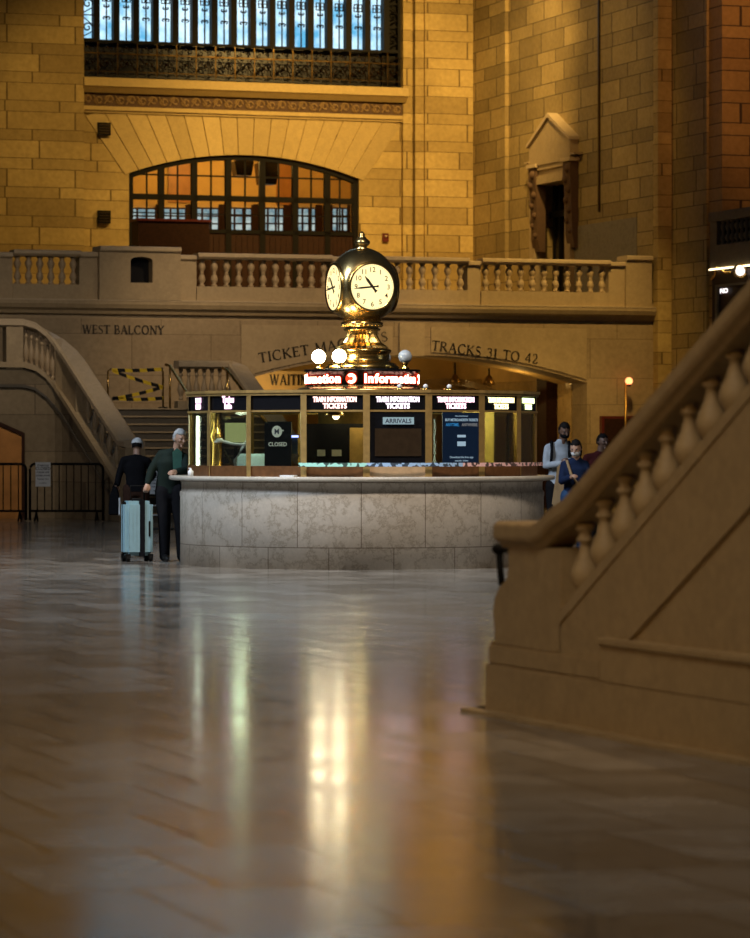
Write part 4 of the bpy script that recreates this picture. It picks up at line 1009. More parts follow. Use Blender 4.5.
t = thing('office_chair', 'pale blue office chair back seen inside the left booth window', 'chair', (BX-1.35, BY-.3, 0))
BL = plain('pale_blue_cloth', (.42, .55, .62), .8)
MB().box(-.22, -.2, .5, .22, .22, .58).build('seat', BL, t, bevel=.02); MB().box(-.2, -.27, .75, .2, -.2, 1.38).build('backrest', BL, t, bevel=.03)
MB().tube([(0, 0, .08), (0, 0, .5)], .03, 8).build('column', M['iron'], t)
for k in range(5): a = 2*PI*k/5; MB().tube([(0, 0, .1), (.28*math.cos(a), .28*math.sin(a), .04)], .02, 6).build('leg', M['iron'], t)
t = thing('desk_monitor', 'blue lit screen edge beside the black CLOSED panel in the booth', 'monitor', (BX-.93, BY-1.4, 1.1))
MB().box(-.15, 0, .28, .15, .03, .5).build('screen', plain('screen_back', (.1, .16, .2), .4), t); MB().box(-.16, -.01, .48, .16, .035, .505).build('light_bar', emit('blue_bar', (.25, .3, 1), 4), t); MB().box(-.02, .02, 0, .02, .05, .3).build('stand', M['iron'], t)
for i, (dx, dy, c, lab) in enumerate(((1.36, -1.35, (.85, .72, .15), 'yellow paper stack on the booth desk right of the blue poster'), (1.15, -1.45, (.8, .75, .6), 'cream paper stack on the booth desk beside the yellow one'))):
    mb = MB(); random.seed(i)
    for k in range(6):
        j = random.uniform(-.03, .03); mb.box(-.15+j, -.1, .035*k, .15+j, .1, .035*k+.03)
    tag(mb.build('paper_stack', plain('paper_%d' % i, c, .7), bevel=0), lab, 'papers'); bpy.data.objects[-1] if False else None
    o = [q for q in C.objects if q.name.startswith('paper_stack')][-1]; o.location = (BX+dx, BY+dy, 1.101)
t = thing('display_partition', 'golden lit partition panel inside the right booth windows', 'partition', (BX+1.45, BY-.2, 0))
MB().box(-.2, 0, .0, .2, .03, 2.05).build('panel', plain('gold_panel', (.55, .42, .12), .5), t); MB().box(-.24, -.01, 0, -.2, .05, 2.08).build('frame', M['iron'], t)
t = thing('ceiling_lamp', 'small warm lamp under the booth ceiling behind the middle windows', 'lamp', (BX-.33, BY-1.5, 1.84))
MB().lathe([(.02, .26), (.02, .1), (.1, .04), (.12, 0)], (0, 0, 0), 14).build('shade', M['brass_dull'], t); MB().sphere((.02, 0, .0), .045, 10).build('bulb', emit('warm_bulb', (1, .8, .5), 5), t)
t = thing('display_partition', 'dark interior partition behind the middle booth windows', 'partition', (BX-.25, BY-.8, 0))
MB().box(-.45, 0, 0, .35, .03, 1.75).build('panel', M['blackpanel'], t)
for q0, q1 in ((-.3, -.2), (-.12, .0)): MB().box(q0, -.01, 1.35, q1, 0, 1.43).build('card', M['paper_dim'], t)
MB().box(.1, -.012, 1.25, .28, 0, 1.7).build('brass_plate', M['frame_brass'], t); MB().box(.35, -.01, 0, .4, .05, 2.0).build('frame', M['brass_dull'], t)
t = thing('brass_column', 'ribbed gold column behind the leftmost booth window', 'column', (BX-1.82, BY-.05, 0))
mb = MB(); mb.lathe([(.11, 0), (.11, 1.1), (.08, 1.15), (.07, 1.5), (.1, 1.6), (.06, 1.7), (.06, 2.08)], (0, 0, 0), 20, flute=1); mb.build('shaft', M['brass'], t)
# papers and dish on the counter
tag(MB().box(-.09, -.06, 0, .09, .06, .02).build('leaflet_pile', M['paper']), 'small white leaflet pile on the counter under the CLOSED panel', 'leaflets').location = (BX-.87, BY-2.13, 1.108)
o = [q for q in C.objects if q.name.startswith('leaflet_pile')][-1]; o.rotation_euler.z = -.38
t = thing('hand_sanitizer', 'small white bottle on the counter at the left corner of the booth', 'bottle', (BX-2.1, BY-1.0, 1.108)); MB().lathe([(.035, 0), (.035, .06), (.015, .075), (.015, .09)], (0, 0, 0), 12).build('bottle_body', M['paper'], t); MB().box(-.03, -.008, .09, .01, .008, .1).build('pump', M['paper'], t)

# ------------------------------------------------------------------ ring sign on the booth roof
ring = thing('sign_drum', 'round dark drum sign with glowing Information letters on the booth roof', 'sign', (BX, BY, 2.145))
mb = MB(); mb.lathe([(.82, 0), (.84, .02), (.8, .05), (.72, .07), (.72, .085)], (0, 0, 0), 48); mb.build('base_ring', M['brass_old'], ring)
mb = MB(); mb.lathe([(.70, .085), (.70, .255), (.73, .265), (.73, .285), (.3, .3)], (0, 0, 0), 48); mb.build('drum', M['blackpanel'], ring)
LED = emit('red_white_letters', (1.0, .50, .36), 9)
LEDH = emit('red_letter_halo', (1.0, .06, .02), 1.6)  # red halo of the lit letters, built as a wider glowing copy behind
def ring_text(mb, text, a0, a1, r, size, z, bold, depth):
    wd = {'I': .5, 'n': 1, 'f': .6, 'o': 1.05, 'r': .7, 'm': 1.55, 'a': 1, 't': .65, 'i': .45}
    tot = sum(wd.get(c, 1) for c in text); x = 0
    for c in text:
        a = a0+(a1-a0)*(x+wd.get(c, 1)/2)/tot; x += wd.get(c, 1)
        p = pol(a, r, z); put_text(mb, c, size, p, math.radians(a), depth, bold)
for s in (0, 90, 180, 270):
    mb = MB(); ring_text(mb, 'Information', s+2, s+69, .715, .155, .115, .004, .004); mb.build('letters', LED, ring)
    mb = MB(); ring_text(mb, 'Information', s+2, s+69, .706, .155, .115, .013, .002); mb.build('letter_halo', LEDH, ring)
    mb = MB(); a = s-10.5
    for (rr, r_, nm, m_) in ((.06, .716, 'icon', LED), (.072, .707, 'icon_halo', LEDH)):
        mb = MB(); p = pol(a, r_, .165); ca, sa = math.cos(math.radians(a)), math.sin(math.radians(a)); q = MB(); q.lathe([(rr*.45, 0), (rr, 0), (rr, .004), (rr*.45, .004)], (0, 0, 0), 20, a0=-2.4 if nm == 'icon' else 0, a1=2.4 if nm == 'icon' else 2*PI)
        mb.add([(p[0]+v[0]*ca+v[2]*sa, p[1]+v[0]*sa-v[2]*ca, p[2]+v[1]) for v in q.v], q.f); mb.build(nm, m_, ring)
# globes on the drum
GL_ON = emit('lit_globe', (1.0, .84, .52), 42); GL_OFF = plain('unlit_globe', (.42, .47, .52), .25)
for a, on, lab in ((-64, 1, 'glowing white globe lamp at far left above the Information drum'), (-28, 1, 'glowing white globe lamp next to the clock base, left side'), (64, 0, 'unlit grey globe lamp right of the clock base'), (152, 0, 'unlit grey globe lamp behind the clock base')):
    p = pol(a, .6, 2.44); t = thing('globe_lamp', lab, 'lamp', (BX+p[0], BY+p[1], 2.43), 0, 'globe lamps round the clock')
    MB().lathe([(.05, 0), (.055, .02), (.02, .04), (.035, .07), (.045, .08)], (0, 0, 0), 14).build('socket', M['brass'], t)
    MB().sphere((0, 0, .16), .086, 20).build('globe', GL_ON if on else GL_OFF, t)
# small brass finials on roof
for i, (a, lab) in enumerate(((14, 'tiny brass stud lamp on the booth roof under the Information letters'), (34, 'tiny brass stud lamp on the booth roof above the blue poster'), (24, 'tiny brass stud lamp on the booth roof between two others'))):
    p = pol(a, 1.9, 2.145); t = thing('stud_lamp', lab, 'lamp', (BX+p[0], BY+p[1], 2.15)); MB().lathe([(.07, 0), (.06, .02), (.02, .03)], (0, 0, 0), 12).build('base', M['brass'], t); MB().sphere((0, 0, .045), .03, 10).build('bulb', M['paper'], t)

# ------------------------------------------------------------------ four-faced brass clock
clk = thing('clock', 'four-faced brass ball clock with glowing opal dials on top of the booth', 'clock', (BX, BY, 2.44), math.radians(20))
prof = [(.46, 0), (.47, .02), (.44, .05), (.43, .07), (.36, .09), (.345, .12), (.345, .2), (.37, .22), (.37, .24), (.32, .26)]
MB().lathe(prof, (0, 0, 0), 40).build('base', M['brass'], clk)
mb = MB(); mb.lathe([(.34, .26), (.31, .29), (.25, .33), (.21, .39), (.19, .44), (.20, .48)], (0, 0, 0), 48, flute=1, fd=.13, smooth=False); mb.build('fluted_neck', M['brass'], clk)
mb = MB(); mb.lathe([(.22, .48), (.235, .50), (.2, .52), (.25, .55), (.27, .58), (.22, .60), (.2, .63)], (0, 0, 0), 40); mb.build('collar', M['brass'], clk)
mb = MB(); mb.lathe([(.235, .54), (.25, .55), (.235, .562), (.215, .605), (.225, .615), (.215, .626)], (0, 0, 0), 40)
for k in range(28): a = 2*PI*k/28; mb.sphere((.245*math.cos(a), 1*.245*math.sin(a), .55), .022, 6)
for k in range(24): a = 2*PI*k/24; mb.sphere((.225*math.cos(a), 1*.225*math.sin(a), .615), .02, 6)
mb.build('bead_ring', M['brass'], clk)
zc = 1.018; Rr = .462
# body: rounded cube-ball blending to a pointed dome
mb = MB(); prof = []
for i in range(33):
    ph = -PI/2+PI*i/32; r = Rr*math.cos(ph)**.85*1.0; z = math.sin(ph)*.43
    prof.append((max(.02, r), z))
n = 64; vs = []
for r, z in prof:
    for i in range(n):
        a = 2*PI*i/n; sq = (abs(math.cos(a))**4+abs(math.sin(a))**4)**(-.25); k = 1+(sq-1)*.22
        zz = z*(1 if z < 0 else 1+.17*(z/.43)**3)
        q_ = .368; vs.append((max(-q_, min(q_, r*k*math.cos(a))), max(-q_, min(q_, r*k*math.sin(a))), zc+zz))
fs = [(j*n+i, j*n+(i+1) % n, (j+1)*n+(i+1) % n, (j+1)*n+i) for j in range(32) for i in range(n)]+[tuple(range(n))[::-1], tuple(32*n+i for i in range(n))]
mb.add(vs, fs, True); mb.build('case', M['brass_old'], clk)
mb = MB(); mb.lathe([(.10, 1.49), (.11, 1.51), (.055, 1.53), (.07, 1.545), (.10, 1.575), (.10, 1.605), (.06, 1.64), (.035, 1.67), (.04, 1.69), (.012, 1.73)], (0, 0, .0), 20); mb.build('finial', M['brass_old'], clk)
DIAL = emit('opal_dial', (1.0, .80, .36), 1.45)
INKD = plain('dial_ink', (.02, .012, .006), .6)
rd = .285
for k in range(4):
    a = k*PI/2; ca, sa = math.cos(a), math.sin(a)
    def face(mbs, yoff): return [(v[0]*ca-(-(yoff+v[2]))*sa*1.0, v[0]*sa+(-(yoff+v[2]))*ca, zc+v[1]) for v in mbs.v]
    q = MB(); q.lathe([(.001, .004), (rd, .004), (rd, -.02)], (0, 0, 0), 48); d = MB(); d.add(face(q, .372), q.f); dl = d.build('dial', DIAL, clk)
    q = MB(); q.lathe([(rd-.004, -.06), (rd+.03, -.06), (rd+.032, .0), (rd+.015, .02), (rd-.004, .01)], (0, 0, 0), 48, cap=False); d = MB(); d.add(face(q, .372), q.f, True); d.build('bezel', M['brass'], clk)
    num = MB()
    for h in range(1, 13):
        th = h*PI/6; put_text(num, str(h), .088, (math.sin(th)*.215, -.380, zc+math.cos(th)*.215-.03), 0, .001, .001)
    for h in range(60):
        th = h*PI/30; c, s = math.cos(th), math.sin(th); r0, r1, w = .262, .275, .003
        num.add([(s*r0-c*w, -.380, zc+c*r0+s*w), (s*r1-c*w, -.380, zc+c*r1+s*w), (s*r1+c*w, -.380, zc+c*r1-s*w), (s*r0+c*w, -.380, zc+c*r0-s*w)], [(0, 1, 2, 3)])
    num.v = [(v[0]*ca-v[1]*sa, v[0]*sa+v[1]*ca, v[2]) for v in num.v]; num.build('numerals', INKD, dl)
    for th, L, w, nm in ((math.radians(322), .17, .026, 'hour_hand'), (math.radians(264), .25, .018, 'minute_hand')):
        s, c = math.sin(th), math.cos(th); hd = MB()
        pts = [(-.08, w*.9), (-.05, w*.5), (0, w*.6), (L*.6, w*.7), (L, .002)]
        poly = [(s*t_+c*w_, zc+c*t_-s*w_) for t_, w_ in pts]+[(s*t_-c*w_, zc+c*t_+s*w_) for t_, w_ in reversed(pts)]
        hd.prism(poly, -.394, -.388); hd.v = [(v[0]*ca-v[1]*sa, v[0]*sa+v[1]*ca, v[2]) for v in hd.v]; hd.build(nm, INKD, dl)

# ------------------------------------------------------------------ near right staircase
ns = thing('staircase', 'near stone staircase with heavy balusters climbing out of frame at the right', 'staircase', (0, 0, 0)); ns.matrix_world = MS
SE = 6.0
def sl(p, q, y):   # straight line in (s,z) through two pixels on plane y
    (s0, z0), (s1, z1) = stp(*p, y), stp(*q, y); m = (z1-z0)/(s1-s0); return lambda s: z0+(s-s0)*m
zpl = .275
MB().prism([(0, 0), (SE, 0), (SE, zpl), (0, zpl)], 0, .26).build('plinth', M['stairstone'], ns, bevel=.008)
MB().box(-.12, -.10, 0, SE, 0, .02).build('floor_border', M['stairstone'], ns)
y2 = .03
nb0 = stp(491, 645, y2)[0]; zb1 = .385
MB().box(nb0, .012, zpl, stp(603, 660, .03)[0], .25, zb1).build('base_band', M['stairstone'], ns, bevel=.01)
# newel with volute profile
pr = [(491, 645), (494, 639), (494, 628), (492.5, 612), (494, 598), (499, 586), (506, 579), (508, 566), (508, 545)]
poly = [stp(x, y, y2) for x, y in pr]
s5 = stp(561, 545, y2)[0]; zct = poly[-1][1]
poly = [(poly[0][0], zb1)]+poly+[(s5, zct), (s5, zb1)]
MB().prism(poly, y2, .24).build('newel_post', M['stairstone'], ns, bevel=.006)
top = sl((560, 500), (750, 276), y2-.05); und = sl((575, 520), (750, 322), y2)
# handrail: cap over the newel then the raking coping
zc0 = stp(500, 521, 0)[1]; sA = stp(497, 521, 0)[0]; sB = stp(541, 521, 0)[0]
slope_ = (top(2)-top(1)); s_j = sB
zj = zc0
YR = .11
path = [(sA, YR, zc0), (s_j-.1, YR, zc0), (s_j+.02, YR, zc0+.03), (s_j+.12, YR, max(zc0+.08, top(s_j+.12)))]
path += [(s_j+.35, YR, top(s_j+.35)), (SE, YR, top(SE))]
sec = [(-.12, -.11), (-.135, -.09), (-.135, -.02), (-.105, 0), (.105, 0), (.135, -.02), (.135, -.09), (.12, -.11), (.09, -.125), (.08, -.15), (-.08, -.15), (-.09, -.125)]
MB().sweep(path, sec).build('handrail', M['stairstone'], ns, bevel=.006)
# wall below the balustrade
bot = sl((560, 623), (750, 397), y2)
s6 = s5-.02
MB().prism([(s6, zpl-.01), (SE, zpl-.01), (SE, bot(SE)), (s5, bot(s5)), (s6, bot(s5))], y2, .2).build('side_wall', M['stairstone'], ns)
MB().sweep([(s5, .11, bot(s5)+.05), (SE, .11, bot(SE)+.05)], [(-.09, -.06), (-.1, -.03), (-.1, .0), (-.08, .02), (.08, .02), (.09, -.06)]).build('bottom_rail', M['stairstone'], ns)
# ledge and raking moulding on the side wall
sL = stp(600, 645, 0)[0]; sM = stp(617, 645, .02)[0]; zL = .5
MB().prism([(y2+.03, zpl), (-.0, zpl), (-.0, zL-.04), (-.02, zL-.03), (-.02, zL-.005), (0, zL), (y2+.03, zL+.015)], sL, SE, 'x').build('ledge', M['stairstone'], ns)
rk_ = sl((617, 647), (750, 500), y2)
MB().sweep([(sM, y2, rk_(sM)), (SE, y2, rk_(SE))], [(-.0, -.05), (-.035, -.035), (-.035, .02), (-.015, .05), (.02, .05), (.02, -.05)]).build('raking_moulding', M['stairstone'], ns)
# balusters
hb = top(1.5)-.13-(bot(1.5)+.03)
print('BAL', hb, top(1.5), bot(1.5))
bp = MB(); bp.lathe(bal_profile(hb, .082), (0, 0, 0), 24); bf = bp.build('baluster', M['stairstone'], ns)
nbal = 0; s = s5+.14
while s < SE-.1:
    l = (s, .11, bot(s)+.03)
    if nbal == 0: bf.location = l
    else: copy_part(bf, l, ns)
    s += .255; nbal += 1
# steps behind the balustrade
sl_m = (bot(2)-bot(1)); s = s5+.1; z = .0; i = 0
while s < SE:
    MB().box(s, .2, 0, SE, 3.0, .15*(i+1)).build('step', M['tread'], ns); i += 1; s += .15/sl_m
# dark iron bracket on the newel's far end
t = ns
mb = MB(); sh, zh = stp(499, 549, .12); mb.sphere((sh, .12, zh), .042, 12, sz=.8); mb.tube([(sh, .12, zh), (sh+.02, .12, zh-.12), (sh+.04, .12, zh-.2)], .02, 8); mb.tube([(sh, .12, zh), (sh+.08, .14, zh)], .02, 8)
mb.build('iron_bracket', M['iron'], ns)
tag(MB().lathe([(.035, 0), (.035, .02), (.015, .03)], (0, 0, 0), 14).build('door_stop', M['iron']), 'small black stud on the floor at the foot of the near stair', 'stud').location = (.597, 19.8, .0)

# ------------------------------------------------------------------ people
def fuse(mb, name, m, parent, voxel):
    """melt overlapping limbs into one continuous skin"""
    o = mb.build(name, m); md = o.modifiers.new('r', 'REMESH'); md.mode = 'VOXEL'; md.voxel_size = voxel; md.use_smooth_shade = True
    sm = o.modifiers.new('s', 'SMOOTH'); sm.factor = .5; sm.iterations = 3
    dg = bpy.context.evaluated_depsgraph_get(); dg.update()
    m2 = bpy.data.meshes.new_from_object(o.evaluated_get(dg)); m2.name = name
    for p in m2.polygons: p.use_smooth = True
    bpy.data.objects.remove(o); o = bpy.data.objects.new(name, m2); C.objects.link(o)
    m2.materials.clear(); m2.materials.append(m)
    if parent: o.parent = parent
    return o
def limb(mb, pts, radii, n=12):
    P = []; R = []
    for i in range(len(pts)-1):
        for k in range(5): f = k/5; P.append(Vector(pts[i]).lerp(Vector(pts[i+1]), f)); R.append(radii[i]+(radii[i+1]-radii[i])*f)
    P.append(Vector(pts[-1])); R.append(radii[-1]); mb.tube(P, 0, n, False, R)
    for p, r in zip(pts, radii): mb.sphere(tuple(p), r*.99, 10)
def torso(mb, rings, yaw, n=24):
    c, s_ = math.cos(yaw), math.sin(yaw); vs = []
    for (p, rx, ry) in rings:
        for i in range(n):
            a = 2*PI*i/n; x, y = rx*math.copysign(abs(math.cos(a))**.85, math.cos(a)), ry*math.copysign(abs(math.sin(a))**.85, math.sin(a))
            vs.append((p[0]+x*c-y*s_, p[1]+x*s_+y*c, p[2]))
    L = len(rings); mb.add(vs, [(j*n+i, j*n+(i+1) % n, (j+1)*n+(i+1) % n, (j+1)*n+i) for j in range(L-1) for i in range(n)]+[tuple(range(n))[::-1], tuple((L-1)*n+i for i in range(n))])
def hand(p, d, up, sc=1.0):
    """five finger chains rooted in the palm at p, pointing along d"""
    d = Vector(d).normalized(); up = Vector(up).normalized(); sd = d.cross(up).normalized(); up = sd.cross(d)
    p = Vector(p); ch = []
    palm = p+d*.05*sc
    for k, L in enumerate((.055, .068, .072, .064)):
        off = sd*((k-1.5)*.021*sc); b = palm+off*.8; e = p+d*.085*sc+off
        e2 = e+(d*.55-up*.35)*L*.6*sc; ch.append([(b, .011), (e, .010), (e2, .009), (e2+(d*.2-up*.8)*L*.45*sc, .0075)])
    b = p+d*.02*sc-sd*.02
    ch.append([(b, .013), (b-sd*.025*sc+d*.03*sc, .012), (b-sd*.03*sc+d*.06*sc-up*.015, .009)])
    return ch
def person(label, loc, J, clothes, skin, hair, face, mask=None, cap=None, hairlen=0, top_name='jacket', bottom_name='trousers', yaw=0, girth=.92):
    """J: joints in metres (x right in the photo, y away, z up)"""
    t = thing('person', label, 'person', loc)
    V3 = Vector
    pel, ch_, nk, hd = V3(J['pelvis']), V3(J['chest']), V3(J['neck']), V3(J['head'])
    wst = pel.lerp(ch_, .45)
    f = V3(face).normalized(); rt = f.cross(V3((0, 0, 1))).normalized(); up = rt.cross(f)
    mb = MB(); sh0 = (V3(J['shL'])+V3(J['shR']))/2
    torso(mb, [(pel-V3((0, 0, .08)), .10, .08), (pel, .125, .09), (wst, .12, .085), (ch_, .145, .095), (sh0-V3((0, 0, .04)), .11, .065), (nk-V3((0, 0, .02)), .05, .05)], yaw)
    limb(mb, [nk-V3((0, 0, .06)), nk+(hd-nk)*.5], [.062, .056])
    for s in ('L', 'R'):
        sh, el, wr = V3(J['sh'+s]), V3(J['el'+s]), V3(J['wr'+s])
        limb(mb, [sh0-V3((0, 0, .05)), sh-V3((0, 0, .035)), el, wr], [.05, .045, .036, .027])
        d = (wr-el).normalized(); limb(mb, [wr, wr+d*.05, wr+d*.085], [.027, .033, .028])
        for c in hand(wr, d, (0.1, -.6, .8)): limb(mb, [q[0] for q in c], [q[1] for q in c], 8)
        hp, kn, an = V3(J['hip'+s]), V3(J['kn'+s]), V3(J['an'+s])
        limb(mb, [hp, kn, an], [.082, .052, .036])
    # head with jaw, nose, brow, lips and ears
    q = MB(); q.sphere((0, 0, 0), 1, 26); vs = []
    for x, y, z in q.v:
        k = 1-max(0, -z-.1)*.42; vs.append(hd+rt*(x*.074*k)+f*(y*.094*k+(.012 if z < -.5 and y > 0 else 0))+up*(z*.115))
    mb.add(vs, q.f)
    def blob(c, rx, ry, rz):
        q = MB(); q.sphere((0, 0, 0), 1, 10); mb.add([c+rt*x*rx+f*y*ry+up*z*rz for x, y, z in q.v], q.f)
    limb(mb, [hd+f*.088+up*.02, hd+f*.112-up*.018], [.009, .015], 8)
    for s in (-1, 1):
        blob(hd+rt*s*.074-up*.01-f*.005, .012, .02, .03); blob(hd+f*.08+rt*s*.03+up*.028, .022, .014, .009); blob(hd+rt*s*.04+f*.07-up*.02, .02, .018, .018)
    blob(hd+f*.088-up*.052, .026, .012, .009); blob(hd+f*.08-up*.09, .022, .018, .018)
    fuse(mb, 'body', skin, t, .0095)
    for s in (-1, 1):
        e = MB(); e.sphere(tuple(hd+f*.083+rt*s*.03+up*.012), .009, 8); e.build('eye', M['ink'], t)
    top, bottom, shoe = clothes
    mb = MB(); g = girth
    torso(mb, [(pel-V3((0, 0, .1)), .175*g, .13*g), (pel, .17*g, .13*g), (wst, .165*g, .125*g), (ch_, .18*g, .13*g), (sh0-V3((0, 0, .02)), .15*g, .10*g), (sh0.lerp(nk, .55), .095*g, .08), (nk, .068, .064)], yaw)
    for s in ('L', 'R'):
        sh, el, wr = V3(J['sh'+s]), V3(J['el'+s]), V3(J['wr'+s])
        limb(mb, [sh0, sh-V3((0, 0, .015)), sh.lerp(el, .5), el, el.lerp(wr, .6), wr-(wr-el).normalized()*.01], [.085, .066*g, .062*g, .056*g, .05, .043])
    fuse(mb, top_name, top, t, .014)
    mb = MB(); torso(mb, [(pel-V3((0, 0, .16)), .15, .11), (pel-V3((0, 0, .04)), .16, .12), (pel+V3((0, 0, .05)), .15, .11)], yaw)
    for s in ('L', 'R'):
        hp, kn, an = V3(J['hip'+s]), V3(J['kn'+s]), V3(J['an'+s])
        limb(mb, [hp, hp.lerp(kn, .5), kn, kn.lerp(an, .5), an-V3((0, 0, .03))], [.108, .096, .08, .074, .068])
    fuse(mb, bottom_name, bottom, t, .014)
    for s in ('L', 'R'):
        an, to = V3(J['an'+s]), V3(J['toe'+s])
        d_ = V3((to.x-an.x, to.y-an.y, 0)).normalized(); q = MB()
        a0 = V3((an.x, an.y, 0))
        limb(q, [a0-d_*.05+V3((0, 0, .042)), a0+d_*.03+V3((0, 0, .055)), a0+d_*.13+V3((0, 0, .042)), a0+d_*.19+V3((0, 0, .036))], [.041, .046, .041, .032])
        limb(q, [a0+V3((0, 0, .06)), a0+V3((0, 0, .12))], [.045, .045])
        q.v = [(x, y, max(.002, z)) for x, y, z in q.v]
        fuse(q, 'shoe', shoe, t, .01)
    # hair: cap of the skull, open at the face
    if hair:
        hk = .93 if cap else 1.0
        bm = bmesh.new(); r = bmesh.ops.create_uvsphere(bm, u_segments=28, v_segments=18, radius=1)
        dead = []
        for v in r['verts']:
            q = v.co.copy(); sc = 1.0+.05*math.sin(q.x*23+q.z*17)*math.cos(q.y*19)
            if q.y > .25 and q.z < .45: dead.append(v)
            if q.z < -.45-hairlen*.4 and not hairlen: dead.append(v)
            zz = q.z*.125*sc if q.z > 0 else q.z*(.125+hairlen)
            v.co = hd+rt*q.x*.082*sc*hk+f*(q.y*.100*sc*hk-.008)+up*zz*hk
        bmesh.ops.delete(bm, geom=list(set(dead)), context='VERTS')
        bmesh.ops.solidify(bm, geom=bm.faces[:], thickness=.012)
        for fc in bm.faces: fc.smooth = True
        me = bpy.data.meshes.new('hair'); bm.to_mesh(me); bm.free(); me.materials.append(hair)
        h = bpy.data.objects.new('hair', me); C.objects.link(h); h.parent = t
    if mask:
        bm = bmesh.new(); r = bmesh.ops.create_uvsphere(bm, u_segments=24, v_segments=14, radius=1); dead = []
        for v in r['verts']:
            q = v.co.copy()
            if q.y < .1: dead.append(v)
            v.co = hd-up*.05+rt*q.x*.07+f*(q.y*.108)+up*q.z*.055
        bmesh.ops.delete(bm, geom=dead, context='VERTS'); bmesh.ops.solidify(bm, geom=bm.faces[:], thickness=.004)
        for fc in bm.faces: fc.smooth = True
        me = bpy.data.meshes.new('face_mask'); bm.to_mesh(me); bm.free(); me.materials.append(mask)
        h = bpy.data.objects.new('face_mask', me); C.objects.link(h); h.parent = t
    if cap:
        bm = bmesh.new(); r = bmesh.ops.create_uvsphere(bm, u_segments=28, v_segments=16, radius=1)
        dead = [v for v in r['verts'] if v.co.z < -.02]
        for v in r['verts']:
            q = v.co.copy(); v.co = hd+up*.02+rt*q.x*.09+f*q.y*.106+up*q.z*.105
        bmesh.ops.delete(bm, geom=dead, context='VERTS')
        bmesh.ops.solidify(bm, geom=bm.faces[:], thickness=.006)
        me = bpy.data.meshes.new('cap'); bm.to_mesh(me); bm.free(); me.materials.append(cap)
        for p in me.polygons: p.use_smooth = True
        h = bpy.data.objects.new('cap', me); C.objects.link(h); h.parent = t
        q = MB(); pts = [(rt*(.085*math.cos(a))+f*(.06+.13*math.sin(a))+up*(.02+.0*a)+hd) for a in [PI*i/10 for i in range(11)]]
        n = len(pts); q.add([tuple(p) for p in pts]+[tuple(p-up*.012) for p in pts], [tuple(range(n)), tuple(range(2*n-1, n-1, -1))]+[(i, i+n, (i+1) % n+n, (i+1) % n) for i in range(n)]); q.build('visor', cap, h)
    return t
G = {'grey': plain('grey_hair', (.34, .35, .36), .9, 0, .3, 40), 'dark': plain('dark_hair', (.012, .010, .010), .7, spec=.08), 'green': plain('dark_green_jacket', (.013, .021, .018), .8, spec=.08), 'teal': plain('teal_shirt', (.02, .085, .065), .8),
     'black': plain('black_cloth', (.008, .008, .010), .85, spec=.08), 'navy': plain('navy_cloth', (.012, .022, .06), .85, spec=.08), 'jeans': plain('blue_denim', (.03, .07, .16), .85, spec=.08), 'white': plain('white_cotton', (.7, .72, .74), .8),
     'chambray': plain('pale_blue_shirt', (.38, .43, .50), .85), 'brown': plain('dark_brown_cloth', (.045, .022, .015), .85, spec=.08), 'khaki': plain('khaki_cloth', (.32, .22, .12), .85, spec=.08), 'maroon': plain('maroon_cloth', (.06, .012, .012), .85, spec=.08), 'leather': plain('black_leather', (.008, .008, .008), .35)}
# man leaning on the counter
XA, YA = -2.60, 45.1
J = dict(pelvis=(-.05, .03, .96), chest=(-.01, -.04, 1.27), neck=(.07, -.10, 1.45), head=(.115, -.17, 1.575),
         shL=(-.13, .0, 1.385), elL=(-.26, -.06, 1.16), wrL=(-.30, -.10, 1.00), shR=(.17, -.08, 1.34), elR=(.20, -.24, 1.165), wrR=(.085, -.36, 1.15),
         hipL=(-.11, 0, .90), knL=(-.09, -.03, .50), anL=(-.09, .0, .09), toeL=(-.05, -.16, .04), hipR=(.08, 0, .90), knR=(.11, .0, .50), anR=(.13, .07, .09), toeR=(.17, -.09, .04))
p = person('grey-haired man in a dark green jacket leaning on the counter and reaching to the suitcase', (XA, YA, 0), J, (G['green'], G['black'], G['leather']), M['skin'], G['grey'], (.55, -.8, -.28))
MB().prism([(.03, 1.15), (.02, 1.4), (.08, 1.45), (.14, 1.4), (.14, 1.15)], -.175, -.16).build('shirt_front', G['teal'], p)
# suitcase
SH = plain('pale_blue_shell', (.27, .44, .51), .35, 0, .05)
sc = thing('suitcase', 'pale blue hard-shell suitcase with a black strap, standing at the left of the booth', 'suitcase', ((137.5-375)/F*45.1, 45.1-.08, 0), math.radians(20))
hw_ = .185
o = MB().box(-hw_, -.13, .08, hw_, .13, .775).build('shell', SH, sc, bevel=.045)
MB().box(-hw_-.004, .02, .1, hw_+.004, .035, .765).build('zip_band', M['iron'], sc, bevel=.002)
MB().box(.0, -.145, .065, .065, .145, .79).build('strap', G['black'], sc, bevel=.006)
mb = MB()
for k in range(7):
    if abs(-.15+.05*k-.03) > .05: mb.box(-.154+.05*k, -.133, .16, -.146+.05*k, -.128, .69)
mb.build('ribs', SH, sc)
MB().box(.115, -.15, .32, .135, -.128, .52).build('side_handle', M['iron'], sc, bevel=.005)
MB().tube([(-.06, 0, .775), (-.06, 0, .8), (.06, 0, .8), (.06, 0, .775)], .012, 8).build('carry_handle', M['iron'], sc)
MB().tube([(-.06, .09, .75), (-.06, .09, .965), (.12, .09, .965), (.12, .09, .75)], .012, 8).build('telescopic_handle', M['iron'], sc)
for x in (-.15, .15):
    for y in (-.1, .1):
        w_ = MB(); q = MB().lathe([(.01, -.02), (.04, -.02), (.04, .02), (.01, .02)], (0, 0, 0), 14); w_.add([(x+v[2], y+v[0], .04+v[1]) for v in q.v], q.f); w_.box(x-.03, y-.02, .05, x+.03, y+.02, .1); w_.build('wheel', M['iron'], sc)
